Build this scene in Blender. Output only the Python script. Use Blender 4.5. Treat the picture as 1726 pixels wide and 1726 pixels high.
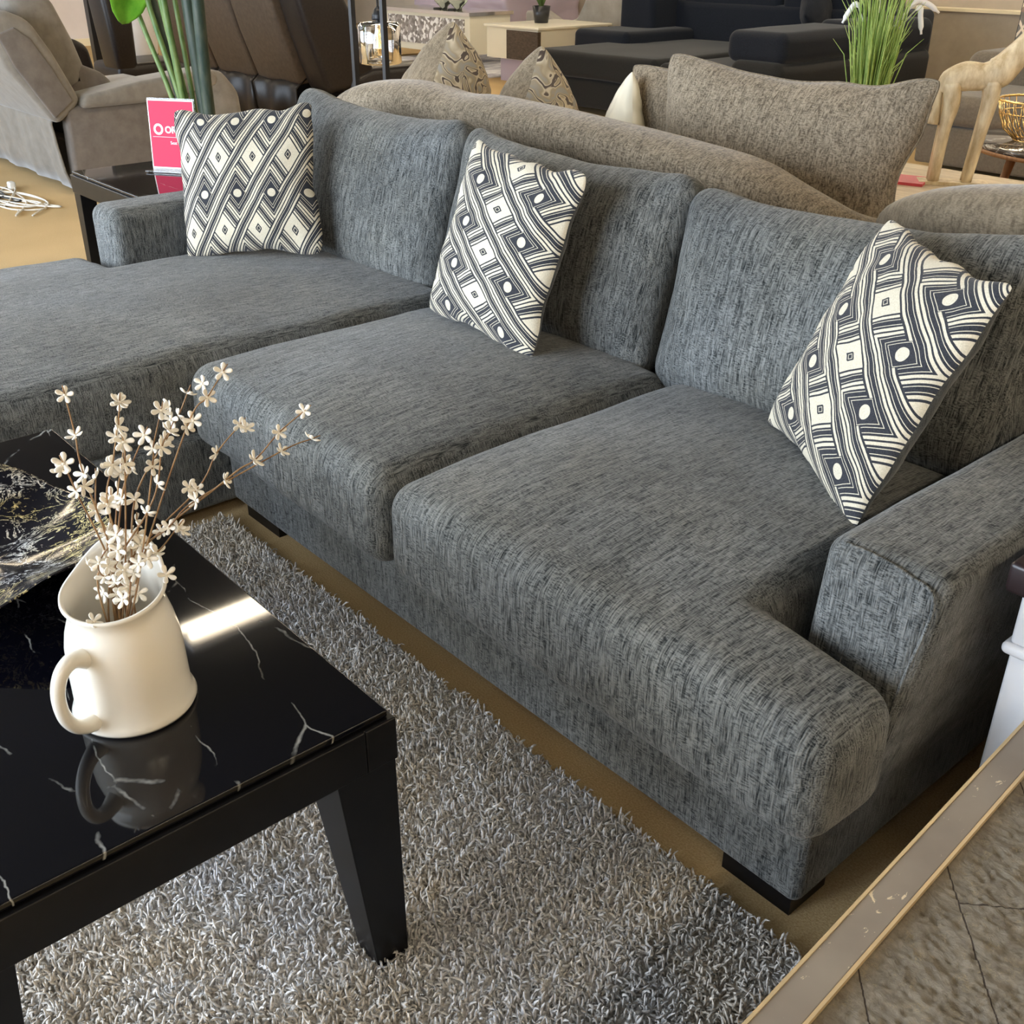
import bpy, bmesh, math, random
import numpy as np
from mathutils import Vector, Matrix, noise

random.seed(7)
RNG = np.random.default_rng(7)
for o in list(bpy.data.objects):
    bpy.data.objects.remove(o)
COL = bpy.context.scene.collection
SC = bpy.context.scene

# ------------------------------------------------------------------ camera
cam = bpy.data.cameras.new('camera'); cam.sensor_width = 36; cam.sensor_height = 36
cam.lens = 36 * 1800 / 1726; cam.clip_start = .05; cam.clip_end = 100
camo = bpy.data.objects.new('camera', cam); COL.objects.link(camo)
YAW, PITCH = math.radians(139.18), math.radians(28.34)
fwd = Vector((math.cos(YAW)*math.cos(PITCH), math.sin(YAW)*math.cos(PITCH), -math.sin(PITCH)))
camo.location = (0, 0, 1.42)
camo.rotation_euler = fwd.to_track_quat('-Z', 'Y').to_euler()
SC.camera = camo

# ------------------------------------------------------------------ world, lights, exposure
world = bpy.data.worlds.new('world'); SC.world = world; world.use_nodes = True
world.node_tree.nodes['Background'].inputs[0].default_value = (.75, .85, 1, 1)
world.node_tree.nodes['Background'].inputs[1].default_value = .6
SC.view_settings.view_transform = 'Standard'
SC.view_settings.look = 'None'
SC.view_settings.exposure = 0.42
SC.view_settings.gamma = 1.0
SC.view_settings.use_curve_mapping = False

def area(name, loc, rot, sx, sy, power, color):
    l = bpy.data.lights.new(name, 'AREA'); l.shape = 'RECTANGLE'; l.size = sx; l.size_y = sy
    l.energy = power; l.color = color
    o = bpy.data.objects.new(name, l); COL.objects.link(o); o.location = loc; o.rotation_euler = rot
    return o
# daylight through the shop front (big windows in the front wall, behind and left of the camera)
area('window_daylight', (-4.2, -2.5, 1.6), (math.radians(90), 0, 0), 6.4, 2.2, 430, (.76, .87, 1.0))
area('window_daylight_far', (-13.0, -2.5, 1.6), (math.radians(90), 0, 0), 6.5, 2.2, 330, (.74, .86, 1.0))
# the rows of ceiling fixtures
TUBE_POWER = 24.0

# ------------------------------------------------------------------ materials
class NT:
    def __init__(s, m):
        s.t = m.node_tree; s.n = s.t.nodes; s.l = s.t.links
        s.b = s.n['Principled BSDF']
    def node(s, kind, **kw):
        n = s.n.new(kind)
        for k, v in kw.items(): setattr(n, k, v)
        return n
    def put(s, sock, v):
        if v is None: return
        if hasattr(v, 'is_output') or isinstance(v, bpy.types.NodeSocket): s.l.new(v, sock)
        else: sock.default_value = v
    def m(s, op, a, b=None, c=None):
        n = s.node('ShaderNodeMath', operation=op)
        s.put(n.inputs[0], a); s.put(n.inputs[1], b)
        if c is not None: s.put(n.inputs[2], c)
        return n.outputs[0]
    def co(s, which='Object'):
        return s.node('ShaderNodeTexCoord').outputs[which]
    def scale(s, vec, sc, loc=(0, 0, 0), rot=(0, 0, 0)):
        n = s.node('ShaderNodeMapping'); s.l.new(vec, n.inputs[0])
        n.inputs['Scale'].default_value = sc; n.inputs['Location'].default_value = loc; n.inputs['Rotation'].default_value = rot
        return n.outputs[0]
    def noise(s, vec, scale=5., detail=3., rough=.5, dist=0.):
        n = s.node('ShaderNodeTexNoise'); s.l.new(vec, n.inputs['Vector'])
        n.inputs['Scale'].default_value = scale; n.inputs['Detail'].default_value = detail
        n.inputs['Roughness'].default_value = rough; n.inputs['Distortion'].default_value = dist
        return n.outputs[0]
    def voro(s, vec, scale=5., feature='F1', out='Distance', rnd=1.):
        n = s.node('ShaderNodeTexVoronoi', feature=feature); s.l.new(vec, n.inputs['Vector'])
        n.inputs['Scale'].default_value = scale; n.inputs['Randomness'].default_value = rnd
        return n.outputs[out]
    def ramp(s, fac, stops, interp='LINEAR'):
        n = s.node('ShaderNodeValToRGB'); s.l.new(fac, n.inputs[0]); r = n.color_ramp; r.interpolation = interp
        while len(r.elements) < len(stops): r.elements.new(.5)
        for e, (p, c) in zip(r.elements, stops):
            e.position = p; e.color = (*c, 1) if len(c) == 3 else c
        return n.outputs[0]
    def mix(s, fac, a, b, blend='MIX'):
        n = s.node('ShaderNodeMix', data_type='RGBA', blend_type=blend)
        s.put(n.inputs[0], fac)
        for i, v in ((6, a), (7, b)):
            if isinstance(v, tuple): v = (*v, 1) if len(v) == 3 else v
            s.put(n.inputs[i], v)
        return n.outputs[2]
    def bump(s, h, strength=.3, dist=.002):
        n = s.node('ShaderNodeBump'); s.l.new(h, n.inputs['Height'])
        n.inputs['Strength'].default_value = strength; n.inputs['Distance'].default_value = dist
        s.l.new(n.outputs[0], s.b.inputs['Normal'])
    def xyz(s, vec):
        n = s.node('ShaderNodeSeparateXYZ'); s.l.new(vec, n.inputs[0]); return n.outputs

def mat(name, color=(.5, .5, .5), rough=.6, metal=0., spec=.5, **kw):
    m = bpy.data.materials.new(name); m.use_nodes = True
    b = m.node_tree.nodes['Principled BSDF']
    b.inputs['Base Color'].default_value = (*color, 1); b.inputs['Roughness'].default_value = rough
    b.inputs['Metallic'].default_value = metal; b.inputs['Specular IOR Level'].default_value = spec
    for k, v in kw.items(): b.inputs[k].default_value = v
    return m

def weave(name, dark, light, patch=(.9, 1.1), streak=(400, 34, 34), dash=(105, 430, 430), sheen=.35, nap=3., bump=.5, tint=None):
    """chenille: thread streaks running across x, broken by short cross threads into little blocks"""
    m = mat(name, light, .85, spec=.15); n = NT(m)
    n.b.inputs['Sheen Weight'].default_value = sheen
    n.b.inputs['Sheen Roughness'].default_value = .4
    p = n.co()
    side = n.m('GREATER_THAN', n.m('ABSOLUTE', n.xyz(n.co('Normal'))[0]), .75)
    a1 = n.noise(n.scale(p, streak), 1, 2, .6)
    a2 = n.noise(n.scale(p, (streak[1], streak[0], streak[2])), 1, 2, .6)
    st = n.m('ADD', n.m('MULTIPLY', a1, n.m('SUBTRACT', 1., side)), n.m('MULTIPLY', a2, side))
    wide = n.noise(n.scale(p, (streak[0]*.3, streak[1]*.35, streak[2]*.35)), 1, 2, .5)
    da = n.noise(n.scale(p, dash), 1, 1, .5)
    sel = n.ramp(n.noise(n.scale(p, (70, 45, 45)), 1, 2), [(.42, (.15, .15, .15)), (.56, (.6, .6, .6))])
    v = n.mix(sel, n.ramp(st, [(.36, (0, 0, 0)), (.64, (1, 1, 1))]), n.ramp(da, [(.38, (0, 0, 0)), (.56, (1, 1, 1))]))
    v2 = n.m('ADD', n.m('MULTIPLY', n.xyz(v)[0], .72), n.m('MULTIPLY', n.m('SUBTRACT', wide, .32), .75))
    fac = n.ramp(v2, [(.12, (0, 0, 0)), (.45, (.42, .42, .42)), (.88, (1, 1, 1))])
    c = n.mix(fac, dark, light)
    big = n.noise(n.scale(p, (1, 1, 1.3)), nap, 3, .55)
    lo = n.ramp(big, [(.3, (patch[0],)*3), (.7, (patch[1],)*3)])
    c = n.mix(1., c, lo, 'MULTIPLY')
    if tint:
        t = n.ramp(n.noise(p, nap*.8, 2), [(.35, (1, 1, 1)), (.65, tint)])
        c = n.mix(1., c, t, 'MULTIPLY')
    n.l.new(c, n.b.inputs['Base Color'])
    n.bump(v2, bump, .003)
    return m

def grain(name, c1, c2, sc=80, rough=.8, bump=.2, bd=.001, stretch=(1, 1, 1), spec=.3, sheen=0.):
    m = mat(name, c1, rough, spec=spec); n = NT(m)
    n.b.inputs['Sheen Weight'].default_value = sheen
    v = n.noise(n.scale(n.co(), stretch), sc, 4, .6)
    n.l.new(n.ramp(v, [(.3, c1), (.7, c2)]), n.b.inputs['Base Color'])
    n.bump(v, bump, bd)
    return m

M = {}
M['sofa'] = weave('charcoal_chenille', (.016, .019, .020), (.215, .223, .219), (.76, 1.22), tint=(1.0, .95, .86), sheen=.2)
M['sofa_plain'] = weave('charcoal_back_cloth', (.04, .046, .05), (.12, .13, .135), bump=.3)
M['taupe'] = weave('taupe_chenille', (.10, .078, .052), (.37, .305, .22), (.85, 1.12), streak=(240, 60, 60), dash=(90, 260, 260), bump=.4, sheen=.3)
M['taupe_flat'] = weave('taupe_velvet', (.14, .108, .072), (.30, .245, .17), streak=(120, 50, 50), bump=.2)
M['black_wood'] = grain('black_lacquered_wood', (.003, .003, .004), (.006, .006, .007), 20, .3, .02, spec=.25)
M['black_metal'] = mat('black_metal', (.012, .012, .014), .4)
M['navy_black'] = grain('black_linen', (.006, .008, .013), (.016, .019, .027), 200, .9, .2, spec=.1, sheen=.12)
M['charcoal_seat'] = grain('charcoal_linen', (.011, .011, .011), (.024, .023, .022), 200, .9, .2, spec=.1, sheen=.12)
M['dark_leather'] = grain('dark_brown_leather', (.012, .009, .008), (.024, .018, .015), 60, .38, .15, .002)
M['brown_suede'] = grain('brown_leather_back', (.065, .044, .028), (.10, .07, .046), 30, .5, .1, .002)
M['recliner'] = grain('grey_beige_microsuede', (.15, .13, .105), (.21, .187, .155), 14, .9, .1, .003, sheen=.3)
M['recliner_dark'] = grain('grey_brown_microsuede', (.11, .09, .075), (.155, .13, .108), 14, .9, .1, .003, sheen=.3)
M['ceramic'] = mat('cream_glazed_ceramic', (.82, .78, .69), .13, spec=.5)
M['cream'] = mat('cream_lacquer', (.80, .76, .62), .25)
M['white'] = grain('white_painted_wood', (.66, .66, .68), (.72, .72, .74), 8, .5, .03)
M['brown_dark'] = mat('dark_brown_top', (.022, .013, .014), .35)
M['lightwood'] = grain('whitewashed_planks', (.42, .33, .22), (.72, .62, .47), 4, .4, .1, stretch=(1.2, 14, 14))
M['giraffe'] = grain('gilded_carved_wood', (.48, .36, .20), (.86, .76, .56), 9, .35, .2, .002, stretch=(3, 3, 1))
M['gold'] = mat('gold_wire', (.85, .60, .25), .25, 1.)
M['chrome'] = mat('chrome', (.8, .8, .82), .1, 1.)
M['petal'] = mat('white_painted_petal', (.86, .81, .71), .55, spec=.3)
M['twig'] = grain('brown_wire_twig', (.16, .075, .035), (.42, .27, .13), 30, .6)
M['leaf'] = grain('banana_leaf_green', (.10, .32, .02), (.22, .52, .05), 12, .35, .2)
M['stalk'] = grain('leaf_stalk_green', (.06, .13, .03), (.20, .27, .09), 10, .4, stretch=(4, 4, 1))
M['stalk_dark'] = grain('dark_leaf_sheath', (.02, .04, .03), (.07, .085, .06), 10, .4, stretch=(4, 4, 1))
M['grass'] = grain('artificial_grass', (.20, .34, .06), (.50, .62, .20), 18, .5)
M['tassel'] = mat('white_tassel', (.85, .85, .87), .8)
M['pot'] = mat('black_pot', (.02, .02, .022), .3)
M['wood'] = grain('walnut_legs', (.22, .10, .04), (.35, .18, .08), 10, .4, stretch=(6, 6, 1))
M['panel_wood'] = grain('dark_oak_panel', (.045, .03, .02), (.11, .08, .055), 5, .5, stretch=(6, 6, 20))
M['greychair'] = grain('grey_velvet', (.22, .20, .17), (.33, .30, .26), 5, .8, .1, sheen=.4)
M['cable'] = mat('white_cable', (.7, .66, .58), .5)
M['cable_black'] = mat('black_cable', (.02, .02, .02), .5)
M['plaster_beige'] = grain('beige_wall_paint', (.60, .53, .43), (.66, .59, .49), 3, .9, .03)
M['plaster_mauve'] = grain('pale_wall_paint', (.66, .60, .58), (.72, .66, .63), 3, .9, .03)
M['ceiling'] = grain('ceiling_tiles', (.08, .078, .07), (.11, .105, .095), 60, .95, .1)
M['partition'] = grain('beige_panel', (.34, .30, .245), (.40, .355, .295), 6, .85, .05)
M['trim'] = mat('cream_trim', (.74, .66, .47), .5)
M['pink'] = mat('pink_card', (.72, .045, .10), .6, spec=.2)
M['white_ink'] = mat('white_print', (.9, .87, .88), .5)
M['red'] = mat('red_acrylic_card', (.70, .09, .12), .2)
M['satin'] = mat('mauve_satin', (.46, .40, .50), .35)
M['frame_black'] = mat('black_frame', (.006, .006, .007), .3)
M['gold_leaf'] = mat('worn_gold_edge', (.62, .48, .28), .45, .3)

def glass(name, col=(1, 1, 1), rough=.0, ior=1.45):
    m = mat(name, col, rough); m.node_tree.nodes['Principled BSDF'].inputs['Transmission Weight'].default_value = 1
    m.node_tree.nodes['Principled BSDF'].inputs['IOR'].default_value = ior
    return m
M['glass'] = glass('clear_glass', (.98, .98, .98))
M['acrylic'] = glass('clear_acrylic', (1, .97, .97), .02)

def floor_mat():
    m = mat('tan_carpet', (.5, .38, .2), .95, spec=.1); n = NT(m); p = n.co()
    v = n.noise(p, 260, 3, .7)
    big = n.noise(p, 1.3, 3, .6)
    c = n.mix(n.ramp(v, [(.3, (0, 0, 0)), (.7, (1, 1, 1))]), (.45, .30, .13), (.67, .50, .28))
    c = n.mix(1., c, n.ramp(big, [(.3, (.9, .9, .88)), (.7, (1.08, 1.08, 1.1))]), 'MULTIPLY')
    n.l.new(c, n.b.inputs['Base Color']); n.bump(v, .5, .003)
    return m
M['floor'] = floor_mat()

def marble():
    m = mat('black_veined_glass', (.004, .004, .006), .04, spec=.45); n = NT(m); p = n.co()
    wob = n.node('ShaderNodeVectorMath', operation='ADD')
    nz = n.node('ShaderNodeTexNoise'); n.l.new(p, nz.inputs['Vector']); nz.inputs['Scale'].default_value = 7; nz.inputs['Detail'].default_value = 5
    sc = n.node('ShaderNodeVectorMath', operation='SCALE'); n.l.new(nz.outputs['Color'], sc.inputs[0]); sc.inputs['Scale'].default_value = .07
    n.l.new(p, wob.inputs[0]); n.l.new(sc.outputs[0], wob.inputs[1])
    st = n.scale(wob.outputs[0], (1.6, 5.0, 2), rot=(0, 0, .75))
    e = n.voro(st, 1.5, 'DISTANCE_TO_EDGE')
    line = n.ramp(e, [(0., (1, 1, 1)), (.004, (.8, .8, .8)), (.010, (0, 0, 0))])
    mask = n.ramp(n.noise(p, 9, 4, .6), [(.46, (0, 0, 0)), (.60, (1, 1, 1))])
    f = n.mix(1., line, mask, 'MULTIPLY')
    n.l.new(n.mix(f, (.002, .002, .004), (.34, .34, .32)), n.b.inputs['Base Color'])
    return m
M['marble'] = marble()

def bowl_mat():
    m = mat('black_silver_gold_enamel', (.01, .01, .015), .12, spec=.6); n = NT(m); p = n.co()
    nz = n.noise(p, 14, 6, .7, 1.5)
    l1 = n.ramp(n.m('ABSOLUTE', n.m('SUBTRACT', n.noise(n.scale(p, (1.3, .8, 1)), 17, 6, .68, 1.2), .5)), [(.0, (1, 1, 1)), (.007, (1, 1, 1)), (.014, (0, 0, 0))])
    l2 = n.ramp(n.noise(p, 70, 4, .7, .6), [(.585, (0, 0, 0)), (.61, (1, 1, 1))])
    msk = n.ramp(n.noise(p, 8, 3, .6), [(.40, (0, 0, 0)), (.5, (1, 1, 1))])
    f = n.m('MAXIMUM', n.mix(1., l1, msk, 'MULTIPLY'), n.mix(1., l2, n.ramp(nz, [(.42, (0, 0, 0)), (.52, (1, 1, 1))]), 'MULTIPLY'))
    gold = n.ramp(n.noise(p, 6, 2), [(.45, (.78, .78, .76)), (.55, (.72, .60, .28))])
    n.l.new(n.mix(f, (.008, .008, .014), gold), n.b.inputs['Base Color'])
    return m
M['bowl'] = bowl_mat()

def pillow_mat():
    m = mat('ikat_print', (.8, .75, .65), .85, spec=.15); n = NT(m)
    n.b.inputs['Sheen Weight'].default_value = .15
    uv = n.xyz(n.co('UV'))
    X = n.m('MULTIPLY', uv[0], 4.0); X = n.m('ADD', X, .12)
    Y = n.m('ADD', n.m('MULTIPLY', uv[1], 1.96), .19)
    s = .75
    x0 = n.m('FRACT', X)
    base = n.m('SUBTRACT', Y, n.m('MULTIPLY', x0, s))        # a0, value mod 1 picks the cell
    aa = n.m('FRACT', n.m('ADD', base, 10.))                  # in 0..1 ; -.1..-.65 -> .9...35
    band = n.m('MULTIPLY', n.m('GREATER_THAN', aa, .35), n.m('LESS_THAN', aa, .90))
    t_a = n.m('SUBTRACT', 1., aa)                             # |a0| inside the band
    # falling strips : left part uses b0 = y + s x (cell 0), right part uses b1 = y + s (x-1)
    y_up = n.m('ADD', n.m('SUBTRACT', aa, n.m('MULTIPLY', n.m('GREATER_THAN', aa, .5), 1.)), n.m('MULTIPLY', x0, s))
    b0 = n.m('ADD', y_up, n.m('MULTIPLY', x0, s))             # relative to the cell centre at x=0
    # diamond centre relative to cell 0 : (.5,.5) -> a .125 , b .875
    a_d = n.m('SUBTRACT', n.m('SUBTRACT', aa, n.m('MULTIPLY', n.m('GREATER_THAN', aa, .5), 1.)), .125)
    b_d = n.m('SUBTRACT', b0, .875)
    md = n.m('MAXIMUM', n.m('ABSOLUTE', a_d), n.m('ABSOLUTE', b_d))
    dia = n.m('LESS_THAN', md, .232)
    # stripe parameter of the falling strips
    bl = n.m('ABSOLUTE', b0)
    br = n.m('ABSOLUTE', n.m('SUBTRACT', b0, 1.75))           # centre (1,1): b = y + s x = 1.75
    t_b = n.m('MINIMUM', bl, br)
    t = n.m('ADD', n.m('MULTIPLY', band, t_a), n.m('MULTIPLY', n.m('SUBTRACT', 1., band), t_b))
    u = n.m('SUBTRACT', .375, n.m('ABSOLUTE', n.m('SUBTRACT', t, .375)))
    w = n.m('ABSOLUTE', n.m('SUBTRACT', u, .25))
    st = n.ramp(n.m('MULTIPLY', w, 5.), [(0, (0, 0, 0)), (.15, (1, 1, 1)), (.20, (0, 0, 0)), (.35, (1, 1, 1)), (.56, (0, 0, 0))], 'CONSTANT')
    # cream dot of the dark lozenge : elliptical distance to the nearest lattice point
    dx = n.m('SUBTRACT', n.m('FRACT', n.m('ADD', X, .5)), .5)
    dy = n.m('SUBTRACT', n.m('FRACT', n.m('ADD', Y, .5)), .5)
    dd = n.m('SQRT', n.m('ADD', n.m('POWER', dx, 2.), n.m('POWER', n.m('MULTIPLY', dy, 2.04), 2.)))
    dot = n.m('LESS_THAN', dd, .115)
    core = n.m('MULTIPLY', n.m('LESS_THAN', md, .075), n.m('SUBTRACT', 1., n.m('MULTIPLY', n.m('LESS_THAN', md, .045), n.m('GREATER_THAN', md, .033))))
    hx = n.m('LESS_THAN', n.m('ABSOLUTE', n.m('SUBTRACT', x0, .5)), .085)
    core = n.m('MULTIPLY', core, hx)
    la = n.m('ABSOLUTE', n.m('SUBTRACT', dy, n.m('MULTIPLY', dx, s))); lb = n.m('ABSOLUTE', n.m('ADD', dy, n.m('MULTIPLY', dx, s)))
    lz = n.m('MAXIMUM', la, lb)
    ring = n.m('MULTIPLY', n.m('GREATER_THAN', lz, .165), n.m('LESS_THAN', lz, .175))
    st = n.m('MULTIPLY', st, n.m('GREATER_THAN', lz, .185))
    st = n.m('MAXIMUM', st, ring)
    f = n.m('MAXIMUM', st, dot)
    f = n.m('ADD', n.m('MULTIPLY', f, n.m('SUBTRACT', 1., dia)), n.m('MULTIPLY', dia, n.m('SUBTRACT', 1., core)))
    thread = n.noise(n.co(), 420, 2, .6)
    cream = n.ramp(thread, [(.3, (.56, .50, .37)), (.7, (.74, .67, .53))])
    dark = n.ramp(thread, [(.3, (.018, .019, .025)), (.7, (.05, .052, .06))])
    n.l.new(n.mix(f, dark, cream), n.b.inputs['Base Color'])
    n.bump(n.m('ADD', n.m('MULTIPLY', thread, .5), n.m('MULTIPLY', f, -.6)), .25, .001)
    return m
M['print'] = pillow_mat()

def rough_top():
    m = mat('weathered_stone_finish_top', (.4, .35, .3), .6, spec=.3); n = NT(m); p = n.co()
    a = n.noise(n.scale(p, (1, 1.7, 1), rot=(0, 0, .8)), 34, 9, .78, .4)
    br = n.node('ShaderNodeTexBrick'); n.l.new(n.scale(p, (1, 1, 1), loc=(.02, .01, 0), rot=(0, 0, .82)), br.inputs['Vector'])
    br.inputs['Scale'].default_value = 1; br.inputs['Mortar Size'].default_value = .0011; br.inputs['Brick Width'].default_value = .46
    br.inputs['Row Height'].default_value = .13; br.inputs['Mortar Smooth'].default_value = .3
    joint = br.outputs['Fac']
    c = n.ramp(a, [(.30, (.26, .215, .16)), (.5, (.42, .365, .285)), (.66, (.56, .50, .40))])
    ridge = n.ramp(n.m('ABSOLUTE', n.m('SUBTRACT', n.noise(p, 55, 5, .7, 1.), .5)), [(0, (1, 1, 1)), (.02, (0, 0, 0))])
    fl = n.mix(1., ridge, n.ramp(n.noise(p, 40, 2), [(.50, (0, 0, 0)), (.58, (1, 1, 1))]), 'MULTIPLY')
    c = n.mix(fl, c, (.60, .50, .32))
    c = n.mix(joint, c, (.10, .075, .055))
    n.l.new(c, n.b.inputs['Base Color'])
    n.bump(n.m('SUBTRACT', a, n.m('MULTIPLY', joint, .2)), 1., .02)
    return m
M['rough_top'] = rough_top()
def band_mat():
    m = mat('grey_paint_scratched', (.3, .27, .24), .5); n = NT(m); p = n.co()
    sc = n.ramp(n.noise(n.scale(p, (1.5, .6, 1)), 60, 4, .7, .8), [(.66, (0, 0, 0)), (.69, (1, 1, 1))])
    b = n.ramp(n.noise(p, 9, 3), [(.3, (.22, .185, .155)), (.7, (.285, .245, .205))])
    n.l.new(n.mix(sc, b, (.66, .55, .38)), n.b.inputs['Base Color']); n.bump(n.noise(p, 90, 3), .1, .001)
    return m
M['band'] = band_mat()
def crystal_mat():
    m = mat('crushed_crystal', (.5, .47, .45), .2, .1); n = NT(m); p = n.co()
    v = n.node('ShaderNodeTexVoronoi'); n.l.new(p, v.inputs['Vector']); v.inputs['Scale'].default_value = 26
    c = n.ramp(n.xyz(v.outputs['Color'])[0], [(.0, (.20, .18, .17)), (.5, (.36, .34, .33)), (.72, (.50, .48, .47)), (.8, (.95, .95, .95))])  # whitest cells are sparkle put into the colour of the crystals
    n.l.new(c, n.b.inputs['Base Color']); n.bump(v.outputs['Distance'], .35, .01)
    return m
M['crystal'] = crystal_mat()
def damask():
    m = mat('damask_print', (.5, .45, .35), .5); n = NT(m); p = n.co()
    a = n.m('ABSOLUTE', n.m('SUBTRACT', n.noise(p, 11, 1, .4, 1.6), .5))
    r = n.ramp(a, [(.0, (.06, .045, .04)), (.03, (.10, .07, .05)), (.04, (.60, .52, .38)), (.10, (.34, .27, .17)), (.2, (.30, .29, .26))])
    n.l.new(r, n.b.inputs['Base Color']); return m
M['damask'] = damask()
def trellis():
    m = mat('trellis_print', (.5, .45, .4), .8); n = NT(m)
    uv = n.co('UV'); s = n.scale(uv, (3.2, 3.2, 1), loc=(.3, .2, 0))
    xs = n.xyz(s)
    w = n.m('MULTIPLY', n.m('SINE', n.m('MULTIPLY', xs[0], 12.566)), .05)
    e = n.m('ABSOLUTE', n.m('SUBTRACT', n.m('ABSOLUTE', n.m('SUBTRACT', n.m('FRACT', n.m('ADD', n.m('ADD', xs[0], xs[1]), w)), .5)), .0))
    g = n.m('ABSOLUTE', n.m('SUBTRACT', n.m('FRACT', n.m('ADD', n.m('SUBTRACT', xs[0], xs[1]), w)), .5))
    lo = n.m('LESS_THAN', n.m('MINIMUM', e, g), .075)
    cell = n.voro(s, 1.1, 'F1', 'Color')
    col = n.ramp(n.xyz(cell)[0], [(.2, (.07, .07, .08)), (.5, (.22, .19, .15)), (.8, (.27, .17, .13))])
    n.l.new(n.mix(lo, col, (.66, .56, .43)), n.b.inputs['Base Color']); return m
M['trellis'] = trellis()
def rug_mat():
    m = mat('grey_shag_yarn', (.3, .29, .28), .8, spec=.25); n = NT(m)
    n.b.inputs['Sheen Weight'].default_value = .3
    p = n.co(); big = n.noise(p, 2.6, 3, .6); fine = n.noise(p, 170, 2, .6)
    c = n.ramp(big, [(.36, (.56, .555, .57)), (.5, (.60, .575, .55)), (.64, (.62, .56, .48))])
    c = n.mix(1., c, n.ramp(fine, [(.3, (.62, .62, .62)), (.7, (1.5, 1.5, 1.5))]), 'MULTIPLY')
    n.l.new(c, n.b.inputs['Base Color']); return m
M['rug'] = rug_mat()
def marble_floor_rug():
    m = mat('pale_abstract_rug', (.6, .6, .7), .9); n = NT(m); p = n.co()
    v = n.noise(n.scale(p, (2, .6, 1)), 3, 4, .6, 1)
    n.l.new(n.ramp(v, [(.35, (.26, .26, .36)), (.5, (.60, .60, .66)), (.6, (.78, .78, .80))]), n.b.inputs['Base Color']); return m
M['pale_rug'] = marble_floor_rug()
def wtable():
    m = mat('dark_marble_round_top', (.1, .08, .07), .08); n = NT(m); p = n.co()
    v = n.m('ABSOLUTE', n.m('SUBTRACT', n.noise(p, 5, 5, .6, 1.5), .5))
    n.l.new(n.ramp(v, [(0, (.45, .42, .38)), (.03, (.12, .10, .09)), (.1, (.07, .058, .05))]), n.b.inputs['Base Color']); return m
M['round_marble'] = wtable()
def emis(name, col, st):
    m = mat(name, col); b = m.node_tree.nodes['Principled BSDF']
    b.inputs['Emission Color'].default_value = (*col, 1); b.inputs['Emission Strength'].default_value = st
    return m
M['tube'] = emis('lit_fluorescent_tube', (1., .86, .64), TUBE_POWER)
M['filament'] = emis('lit_bulb_filament', (1., .72, .35), 2.5)

# ------------------------------------------------------------------ mesh helpers
def arr(v): return np.asarray(v, dtype=float).reshape(-1, 3)
class MB:
    def __init__(s): s.v = []; s.f = []; s.mi = []; s.n = 0
    def add(s, V, F, mi=0):
        V = arr(V); s.v.append(V)
        s.f += [tuple(i + s.n for i in f) for f in F]; s.mi += [mi]*len(F); s.n += len(V); return s
    def build(s, name, mats, parent=None, smooth=True, origin=None, local=False, uv=None, bevel=0., angle=None):
        V = np.vstack(s.v)
        if parent is not None and not local: V = V - np.array(parent['_w'])
        if parent is None:
            if origin is None: origin = ((V[:, 0].min()+V[:, 0].max())/2, (V[:, 1].min()+V[:, 1].max())/2, V[:, 2].min())
            V = V - np.array(origin)
        me = bpy.data.meshes.new(name); me.from_pydata(V.tolist(), [], s.f)
        for m in (mats if isinstance(mats, (list, tuple)) else [mats]): me.materials.append(m)
        me.polygons.foreach_set('material_index', s.mi)
        if smooth: me.polygons.foreach_set('use_smooth', [True]*len(s.f))
        if uv is not None:
            l = me.uv_layers.new(name='UVMap'); idx = np.zeros(len(me.loops), int); me.loops.foreach_get('vertex_index', idx)
            l.data.foreach_set('uv', np.asarray(uv)[idx].ravel())
        me.update()
        o = bpy.data.objects.new(name, me); COL.objects.link(o)
        if parent is not None: o.parent = parent; o['_w'] = list(parent['_w'])
        else: o.location = origin; o['_w'] = list(origin)
        if bevel:
            b = o.modifiers.new('bevel', 'BEVEL'); b.width = bevel; b.segments = 3; b.limit_method = 'ANGLE'
            w = o.modifiers.new('wn', 'WEIGHTED_NORMAL')
        return o
def thing(name, label, cat, loc, group=None, rz=0.):
    o = bpy.data.objects.new(name, None); COL.objects.link(o); o.empty_display_size = .1
    o.location = loc; o.rotation_euler = (0, 0, rz); o['label'] = label; o['category'] = cat
    if group: o['group'] = group
    o['_w'] = list(loc)
    return o
def tag(o, label, cat, group=None):
    o['label'] = label; o['category'] = cat
    if group: o['group'] = group
    return o
def struct(o): o['kind'] = 'structure'; return o

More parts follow.
